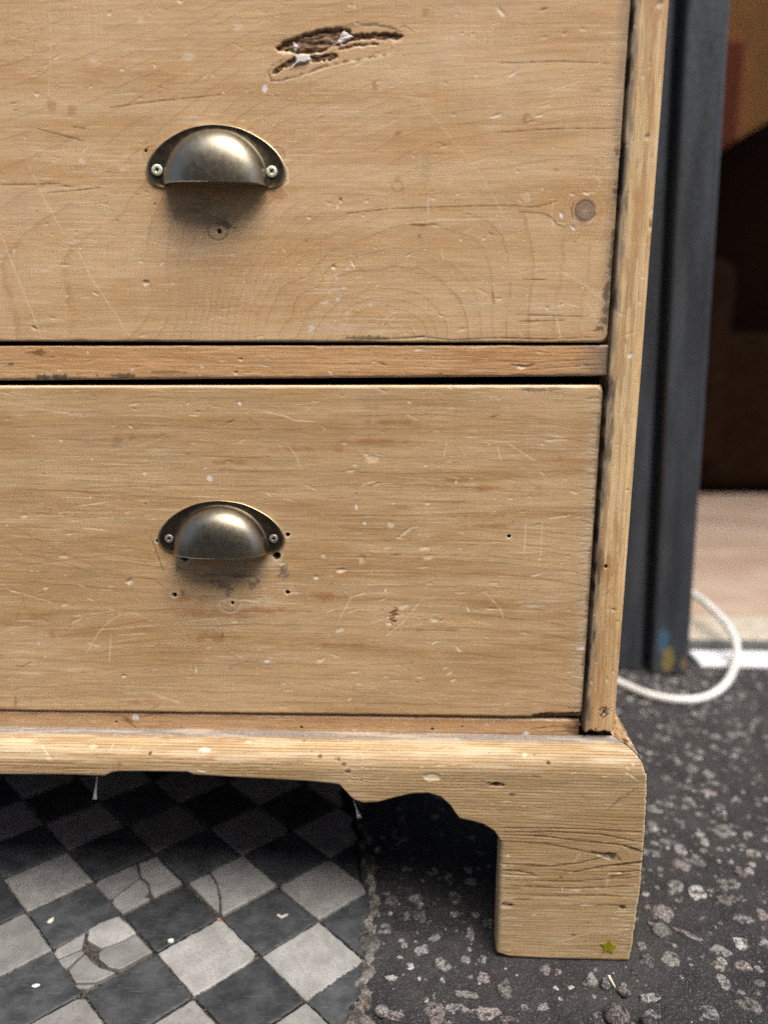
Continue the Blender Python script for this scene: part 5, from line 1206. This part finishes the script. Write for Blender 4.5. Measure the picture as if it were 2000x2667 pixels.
CR1 = lambda p: (p[0] / 3.316, 2000 + p[1] / 3.316)           # coordinates read in enlarged views of the photograph
CR2 = lambda p: (450 + p[0] / 3.316, 2000 + p[1] / 3.316)
shards = {
    (3, -1): None,
}
SH = [  # the shattered cream tile and the cracked ones behind it
    ((2, -1), [[(470, 1600), (490, 1560), (740, 1425), (705, 1560), (500, 1645)], [(505, 1655), (710, 1575), (735, 1590), (620, 1690), (565, 1735)], [(600, 1745), (740, 1600), (800, 1680), (900, 1735), (1000, 1765), (830, 1850), (660, 1855)], [(640, 1870), (720, 1872), (830, 1870), (760, 1900), (680, 1905)],
                [(770, 1395), (860, 1340), (1030, 1280), (1090, 1330), (1180, 1420), (1050, 1490), (880, 1550), (840, 1530), (752, 1480)], [(890, 1560), (1060, 1500), (1185, 1440), (1315, 1585), (1030, 1740), (940, 1720), (900, 1680), (850, 1640), (860, 1590)]], CR1, TW),
    ((1, 0), [[(825, 1000), (870, 960), (1180, 830), (1210, 940), (980, 1110), (940, 1140)], [(985, 1120), (1215, 955), (1280, 1010), (1290, 1060), (1230, 1120), (1300, 1130), (1110, 1230), (1060, 1250), (975, 1165)], [(1200, 830), (1360, 770), (1430, 850), (1575, 985), (1330, 1105), (1300, 1060), (1285, 980), (1225, 930)]], CR1, TW),
    ((2, 1), [[(140, 985), (315, 905), (370, 985), (400, 1100), (405, 1255), (330, 1185)], [(330, 895), (610, 760), (900, 1005), (450, 1255), (425, 1265), (415, 1100), (385, 985)]], CR2, TW),
    ((4, -1), None, None, None),
]
done_cells = {}
for cell, polys, fn, mt in SH:
    if polys is None: continue
    done_cells[cell] = 1
    for k, q in enumerate(polys): slab('tile_shard', px_poly([fn(p) for p in q]), mt, TF, clip=False, rough=0.5, seed=300 + k + 10 * cell[0], tiltr=0.03, bev=0.5)
for i in range(-9, 8):
    for j in range(-9, 8):
        if (i, j) in done_cells: continue
        q = [gridpt(i, j), gridpt(i + 1, j), gridpt(i + 1, j + 1), gridpt(i, j + 1)]
        cx_, cy_ = np.mean([p[0] for p in q]), np.mean([p[1] for p in q])
        if cx_ < -520 or cy_ < -190 or cy_ > 470 or cx_ > edge_x(cy_) + 45: continue
        r = random.Random(i * 31 + j); g_ = 0.75; Q = []
        for (x, y) in q: Q.append((cx_ + (x - cx_) * (1 - g_ * 2 / TS), cy_ + (y - cy_) * (1 - g_ * 2 / TS)))
        P = []
        for k in range(4):                                     # knocked-off corners
            a, b, c = Q[k - 1], Q[k], Q[(k + 1) % 4]; ch = r.choice([0.4, 0.5, 0.7, 0.9, 1.6, 4.5 if (i + j) % 2 else 1.0])
            P.append((b[0] + (a[0] - b[0]) / TS * ch, b[1] + (a[1] - b[1]) / TS * ch)); P.append((b[0] + (c[0] - b[0]) / TS * ch, b[1] + (c[1] - b[1]) / TS * ch))
        slab('tile', P, TW if (i + j) % 2 else TB, TF, ztop=r.uniform(-.55, .45), seed=(i + 20) * 50 + j, rough=0.6, tiltr=0.02)

# ---- crumbs lying in the joints
def joint_grit():
    r = random.Random(41); Vs = []; Fs = []; o = 0
    for i in range(-7, 8):
        for j in range(-7, 8):
            for (a, b_) in (((i, j), (i + 1, j)), ((i, j), (i, j + 1))):
                p, q = gridpt(*a), gridpt(*b_)
                if p[0] < -480 or p[1] < -190 or p[1] > 230: continue
                for _ in range(r.randint(14, 34)):
                    t = r.random(); x = p[0] + (q[0] - p[0]) * t + r.gauss(0, .7); y = p[1] + (q[1] - p[1]) * t + r.gauss(0, .7)
                    if x > edge_x(y) - 1: continue
                    s_ = r.choice([.3, .4, .5, .7, 1.0]); z = -0.5 if r.random() < .75 else 0.1
                    for k in range(4): Vs.append((x + s_ * math.cos(1.57 * k + t * 9) * r.uniform(.6, 1.1), y + s_ * math.sin(1.57 * k + t * 9) * r.uniform(.6, 1.1), z - .3))
                    Vs.append((x, y, z + s_ * .7)); Fs += [(o + k, o + (k + 1) % 4, o + 4) for k in range(4)]; o += 5
    me = bpy.data.meshes.new('joint_grit'); me.from_pydata([(a / 1000, b / 1000, c / 1000) for a, b, c in Vs], [], Fs); me.update()
    link('joint_grit', me, plain('joint_dirt', (0.115, 0.10, 0.08), 0.95, 0, 0.75, 900), TF)['kind'] = 'stuff'


joint_grit()

# ---- broken mortar edge between tiles and tarmac
def mortar():
    n = NT('old_mortar'); p = n.mapped((1, 1, 1)); a = n.noise(p, 60, 5, 0.65); b = n.noise(p, 420, 5, 0.7); c = n.noise(p, 1200, 3, 0.7)
    col = n.mix(n.ramp(a, 0.38, 0.62), c4(0.085, 0.08, 0.074), c4(0.34, 0.32, 0.285)); col = n.mix(n.ramp(b, 0.5, 0.66), col, c4(0.085, 0.08, 0.072)); col = n.mix(n.ramp(c, 0.6, 0.75, 0, 0.8), col, c4(0.66, 0.63, 0.58)); col = n.mix(n.ramp(n.noise(p, 90, 3), 0.58, 0.7, 0, .6), col, c4(0.42, 0.27, 0.17))
    mat = n.done(col, 0.9, n.bump(n.math('ADD', a, n.math('MULTIPLY', b, 0.7)), 0.004, 1.0), spec=0.25)
    ys = np.arange(-150, 300, 1.1); ts = np.linspace(-1, 1, 34); T, Y = np.meshgrid(ts, ys); base = edge_x(Y)
    wd = 1.5 + 11 * (fbm(Y / 13, Y * 0 + 4, 221)) + 9 * np.exp(-((Y + 96) / 22) ** 2)
    X = base + 5 + T * wd + 7 * (fbm(Y / 6, T * 3, 223) - 0.5)
    prof_ = np.clip(1 - np.abs(T) ** 2.2, 0, 1); hgt = 0.2 + 3.2 * fbm(Y / 10, T * 1.5 + 9, 225) + 8 * np.exp(-((Y + 94) / 17) ** 2) - 4.0 * sstep(0.42, 0.6, fbm(Y / 12, T + 1, 229)) * sstep(-80, -60, Y)
    Z = -3.5 + prof_ * (hgt + 3 + 6.5 * (fbm(X / 5, Y / 5, 227) - 0.5)) + 2.0 * (fbm(X / 1.8, Y / 1.8, 228) - 0.5)
    o = link('mortar_kerb', np_mesh('mortar_kerb', np.stack([X, Y, Z], -1).reshape(-1, 3) / 1000, grid_faces(*X.shape)[:, ::-1]), mat)
    tag(o, 'crumbling pale mortar edge between tiles and tarmac', kind='structure'); return mat


MORT = mortar()

# ---- litter
def sliver(name, pts, w, mat, label, cat, z=1.5, group=None, thick=0.6):
    """a small solid scrap traced as a ribbon between ground points"""
    q = [at(u, v, 2, z) for u, v in pts]; bm = bmesh.new(); prev = None
    for k, p in enumerate(q):
        a = q[max(k - 1, 0)]; b = q[min(k + 1, len(q) - 1)]; d = np.array([b[0] - a[0], b[1] - a[1]]); d /= np.linalg.norm(d) + 1e-9; nrm = np.array([-d[1], d[0]])
        ww = w[k] if isinstance(w, (list, tuple)) else w
        zz = max(gz(p[0], p[1]), -0.2) if p[0] > edge_x(p[1]) else 0.3
        ring = [bm.verts.new(((p[0] + s * nrm[0] * ww / 2) / 1000, (p[1] + s * nrm[1] * ww / 2) / 1000, (zz + h) / 1000)) for s, h in ((-1, 0.1), (1, 0.1), (0.8, thick), (-0.8, thick))]
        if prev:
            for i in range(4): bm.faces.new((prev[i], prev[(i + 1) % 4], ring[(i + 1) % 4], ring[i]))
        else: bm.faces.new(ring[::-1])
        prev = ring
    bm.faces.new(prev); o = link(name, bm_mesh(name, bm), mat); tag(o, label, cat, group); return o


SCRAP = plain('pale_scrap', (0.72, 0.69, 0.60), 0.7, 0, 0.15, 300, 0, 0.3)
STRAW = plain('pale_wood_splinter', (0.74, 0.68, 0.50), 0.6, 0, 0.12, 300, 0, 0.3)
sliver('wood_splinter', [(1586, 2531), (1592, 2543), (1602, 2560)], [2.0, 1.4, 0.7], STRAW, 'thin white wood splinter lying in front of the foot', 'splinter', 4, thick=1.4)
sliver('paper_scrap', [CR1((418, 1340)), CR1((440, 1320)), CR1((465, 1295))], [2.5, 4.0, 1.2], SCRAP, 'pale curled scrap on the black tile in the shade', 'scrap', 0.5)
sliver('paper_scrap', [CR1((280, 1885)), CR1((315, 1880)), CR1((350, 1875))], [1.2, 3.6, 1.0], SCRAP, 'white scrap on the black tile lowest at the left', 'scrap', 0.5)
sliver('paper_scrap', [CR2((905, 1270)), CR2((940, 1290)), CR2((995, 1265))], [1.5, 2.4, 1.0], SCRAP, 'curved pale scrap on the black tile nearest the mortar edge', 'scrap', 0.5)
sliver('paper_scrap', [CR1((1455, 1500)), CR1((1480, 1497)), CR1((1502, 1495))], [2.0, 3.4, 2.0], SCRAP, 'white crumb at the corner of a whole cream tile', 'scrap', 0.5, thick=1.5)
sliver('leaf_crumb', [CR2((390, 1305)), CR2((400, 1315)), CR2((415, 1330))], [1.6, 2.6, 1.6], plain('dry_leaf', (0.38, 0.22, 0.11), 0.7), 'tiny orange brown leaf crumb where four tiles meet', 'leaf crumb', 0.5, thick=1.2)

# ---- cobweb wisps hanging under the apron
def wisp(p0, p1, label):
    n = NT('cobweb_silk'); n.b.inputs['Alpha'].default_value = 0.55; m = n.done(c4(0.62, 0.66, 0.74), 0.9)
    a = at(*p0, 1, -12.0); b = at(*p1, 1, -12.0); bm = bmesh.new(); r = random.Random(p0[0])
    for s in range(7):
        off = r.uniform(-.5, .5); prev = None; N = 8
        for k in range(N + 1):
            t = k / N; c = a + (b - a) * t; wv = (0.3 + 1.6 * t ** 2) * off * 1.6
            q = Vector((c[0] + wv + r.uniform(-.15, .15), c[1] + r.uniform(-.6, .6), c[2])) / 1000
            ring = [bm.verts.new(q + Vector((0.00016 * math.cos(x), 0.00016 * math.sin(x), 0))) for x in (0, 2.1, 4.2)]
            if prev:
                for i in range(3): bm.faces.new((prev[i], prev[(i + 1) % 3], ring[(i + 1) % 3], ring[i]))
            prev = ring
    o = link('cobweb', bm_mesh('cobweb', bm), m); tag(o, label, 'cobweb')


wisp((254, 2022), (247, 2082), 'bluish wisp of cobweb hanging under the straight apron at the left')
wisp((921, 2085), (936, 2130), 'short cobweb thread hanging from the scrolled end of the apron')

# ================================================================== SHOP FRONT BEHIND
def black_paint():
    n = NT('black_gloss_paint'); p = n.mapped((1, 1, 1)); a = n.noise(n.mapped((60, 60, 7)), 1, 5, 0.6); b = n.noise(p, 160, 4, 0.6)
    col = n.mix(n.ramp(a, 0.35, 0.7), c4(0.031, 0.035, 0.042), c4(0.058, 0.066, 0.078)); col = n.mix(n.ramp(b, 0.66, 0.76, 0, 0.5), col, c4(0.2, 0.2, 0.2))
    # chips of older paint near the foot of the post
    for c, r, k in (((0.338, 0.475, 0.050), 0.014, c4(0.05, 0.16, 0.26)), ((0.345, 0.475, 0.022), 0.015, c4(0.34, 0.26, 0.06)), ((0.366, 0.475, 0.015), 0.008, c4(0.30, 0.22, 0.08))):
        d = n.node('ShaderNodeVectorMath', {0: n.node('ShaderNodeVectorMath', {0: n.obj(), 1: c}, operation='SUBTRACT').outputs[0], 1: (1.6, 1.0, 0.65)}, operation='MULTIPLY')
        ln = n.node('ShaderNodeVectorMath', {0: d.outputs[0]}, operation='LENGTH').outputs['Value']
        col = n.mix(n.math('MULTIPLY', n.ramp(n.math('ADD', ln, n.math('MULTIPLY', n.math('SUBTRACT', b, 0.5), 0.02)), r * 0.6, r, 1, 0), 0.55), col, k)
    return n.done(col, n.ramp(b, 0.3, 0.7, 0.28, 0.45), n.bump(n.math('ADD', a, n.math('MULTIPLY', b, 0.4)), 0.0015, 0.5), spec=0.55)


BP = black_paint()
frame = tag(empty('door_frame', (0, 0, 0)), 'black painted wooden shop door frame behind the chest', 'door frame')
frame.rotation_euler = (0, -0.0265, 0); frame.location = (0, 0, -0.0098)      # the old frame leans a little
box('post', BP, frame, 0.3250, 0.3725, 0.4750, 0.5560, 0.0, 2.20, 0.004)
box('architrave', BP, frame, 0.2200, 0.3150, 0.4860, 0.5560, 0.0, 2.20, 0.005)
box('groove_strip', BP, frame, 0.3152, 0.3248, 0.5100, 0.5560, 0.0, 2.20)
box('post', BP, frame, 1.2500, 1.3200, 0.4750, 0.5560, 0.0, 2.20, 0.004)
box('head', BP, frame, 0.2200, 1.3200, 0.4740, 0.6020, 2.2010, 2.32, 0.004)
wall = tag(empty('shopfront_wall', (0, 0, 0)), 'dark shopfront panelling standing close behind the chest, with an added unseen upper brick wall', 'wall')
box('panel', BP, wall, -1.6000, 0.1580, 0.5000, 0.5600, 0.0, 2.32, 0.003)
box('panel', BP, wall, 0.1582, 0.2600, 0.5040, 0.5600, 0.0, 2.32, 0.003)
PALEBRICK = plain('shop_brick', (0.24, 0.19, 0.15), 0.85, 0, 0.3, 6, 0, 0.3)
box('added_upper_wall', PALEBRICK, wall, -5.0, 5.6, 0.5000, 0.9000, 2.3300, 8.0)  # added storey above the view, cutting off sun and sky from behind
SILL = plain('grey_step', (0.17, 0.17, 0.175), 0.7, 0, 0.25, 90, 0.001)
ALU = plain('white_strip', (0.80, 0.82, 0.84), 0.45, 0, 0.08, 120)
step = tag(empty('doorstep', (0, 0, 0)), 'low grey doorstep with a white strip in the shop doorway', 'step')
box('riser', SILL, step, 0.3400, 1.2490, 0.5580, 0.5800, 0.0, 0.0160, 0.001)
box('white_strip', ALU, step, 0.3950, 1.2480, 0.4960, 0.5440, 0.0, 0.0080, 0.003)


def shop_floor_mat():
    n = NT('shop_floor'); p = n.mapped((1, 1, 1)); a = n.noise(n.mapped((5, 9, 5)), 1, 4, 0.6); b = n.noise(p, 40, 4, 0.6)
    col = n.mix(n.ramp(a, 0.35, 0.65), c4(0.40, 0.285, 0.205), c4(0.50, 0.39, 0.30)); col = n.mix(n.ramp(b, 0.5, 0.75, 0, 0.4), col, c4(0.40, 0.25, 0.17))
    return n.done(col, 0.55, n.bump(b, 0.001))


box('shop_floor', shop_floor_mat(), None, 0.2000, 2.6000, 0.5805, 2.7000, 0.0, 0.0160)['kind'] = 'structure'
NOSE = plain('cream_edging', (0.52, 0.47, 0.38), 0.5, 0, 0.12, 60)
box('edging', NOSE, step, 0.3405, 1.2485, 0.5585, 0.6500, 0.0162, 0.0200, 0.001)
# inside: tan wall with a red-brown upright, dark armchair in front of it
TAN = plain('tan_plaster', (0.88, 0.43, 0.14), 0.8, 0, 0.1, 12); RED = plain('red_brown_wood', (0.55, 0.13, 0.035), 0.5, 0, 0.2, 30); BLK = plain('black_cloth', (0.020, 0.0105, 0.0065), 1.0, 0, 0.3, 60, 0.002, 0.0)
iw = tag(empty('shop_wall', (0, 0, 0)), 'tan inner wall of the shop with a red brown upright', 'wall')
box('plaster', TAN, iw, 0.3000, 2.6000, 2.3000, 2.3800, 0.0162, 2.60)
box('upright', RED, iw, 0.9000, 1.0350, 2.2600, 2.2990, 0.0162, 1.315, 0.006)


def armchair():
    root = tag(empty('armchair', (1.30, 1.80, 0.0162)), 'black armchair with a rounded back in the dark shop', 'armchair')
    bm = bmesh.new(); box_bm(bm, -0.62, 0.55, -0.22, 0.30, 0.015, 0.42, 0.05, 4); o = link('seat', bm_mesh('seat', bm, True), BLK, root)
    bm = bmesh.new(); N = 20; prev = None                       # back: rounded upper outline
    for k in range(N + 1):
        x = -0.62 + 1.17 * k / N; t = (x + 0.035) / 0.585; z = 0.42 + 0.62 * (max(0, 1 - abs(t) ** 2.4)) ** 0.5
        ring = [bm.verts.new((x, y, zz)) for y, zz in ((0.10, 0.05), (0.06, z - 0.03), (0.10, z), (0.24, z), (0.28, z - 0.03), (0.26, 0.05))]
        if prev:
            for i in range(6): bm.faces.new((prev[i], prev[(i + 1) % 6], ring[(i + 1) % 6], ring[i]))
        else: bm.faces.new(ring)
        prev = ring
    bm.faces.new(prev[::-1]); link('backrest', bm_mesh('backrest', bm, True), BLK, root)
    for sx in (-1, 1):
        bm = bmesh.new(); x0 = -0.62 if sx < 0 else 0.42; box_bm(bm, x0, x0 + 0.13, -0.26, 0.09, 0.07, 0.60, 0.05, 4); link('arm', bm_mesh('arm', bm, True), BLK, root)
    for x in (-0.57, 0.5):
        for y in (-0.18, 0.22): box('leg', BLK, root, x - 0.025, x + 0.025, y - 0.025, y + 0.025, 0.0, 0.075, 0.004)


armchair()
# side wall of the shop room; unseen ceiling cut short to light the tan wall
room = tag(empty('shop_room', (0, 0, 0)), 'dark side wall inside the shop doorway', 'room')
box('partial_ceiling', BLK, room, 0.2000, 2.6000, 0.6100, 1.7500, 2.6100, 2.66)
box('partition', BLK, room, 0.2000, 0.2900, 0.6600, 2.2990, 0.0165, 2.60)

# ---- white cable
def cable():
    pts = [at(1500, 1725, 2, 5), at(1605, 1772, 2, 5), at(1680, 1808, 2, 5), at(1750, 1826, 2, 5), at(1820, 1822, 2, 5), at(1870, 1800, 2, 6), at(1905, 1765, 2, 9), at(1925, 1715, 2, 16), at(1915, 1670, 2, 38), at(1890, 1625, 2, 46), at(1855, 1585, 2, 52), at(1815, 1552, 2, 58), at(1760, 1525, 2, 62)]
    cu = bpy.data.curves.new('cable', 'CURVE'); cu.dimensions = '3D'; sp = cu.splines.new('NURBS'); sp.points.add(len(pts) - 1)
    jr = random.Random(4)
    for q, p in zip(sp.points, pts): q.co = ((p[0] + jr.uniform(-3, 3)) / 1000, (p[1] + jr.uniform(-3, 3)) / 1000, p[2] / 1000, 1)
    sp.use_endpoint_u = True; sp.order_u = 4; cu.bevel_depth = 0.0052; cu.bevel_resolution = 5; cu.resolution_u = 12
    tmp = bpy.data.objects.new('cable_path', cu); COL.objects.link(tmp); bpy.context.view_layer.update()
    me = bpy.data.meshes.new_from_object(tmp.evaluated_get(bpy.context.evaluated_depsgraph_get())); bpy.data.objects.remove(tmp); me.name = 'cable'
    me.materials.clear(); o = link('cable', me, plain('white_pvc', (0.74, 0.73, 0.70), 0.45, 0, 0.14, 60))
    tag(o, 'thick white cable looping from behind the chest over the doorstep', 'cable')


cable()

# ---- added building across the street, unseen: blocks low sky and darkens metal reflections
BRICK = plain('pale_brick', (0.21, 0.175, 0.145), 0.85, 0, 0.3, 6, 0, 0.3)
GLASS = plain('window_glass', (0.03, 0.035, 0.04), 0.08, 0, 0.1, 3)
TRIM = plain('painted_trim', (0.45, 0.44, 0.41), 0.6, 0, 0.1, 8)
added_house = tag(empty('added_house', (0.0, -5.2, 0.0)), 'added brick building across the street, out of view, blocking the low sky', 'added_house')
box('wall', BRICK, added_house, -5.0, 5.6, -0.60, 0.0, 0.0, 6.2)
for wx in (-3.6, -1.2, 1.2, 3.6):
    for wz in (0.9, 3.5):
        f = box('window', TRIM, added_house, wx - 0.55, wx + 0.55, 0.001, 0.045, wz, wz + 1.5, 0.01)
        for px_ in (-0.49, 0.02):
            for pz in (0.06, 0.78): box('pane', GLASS, f, wx + px_, wx + px_ + 0.47, 0.046, 0.052, wz + pz, wz + pz + 0.66)
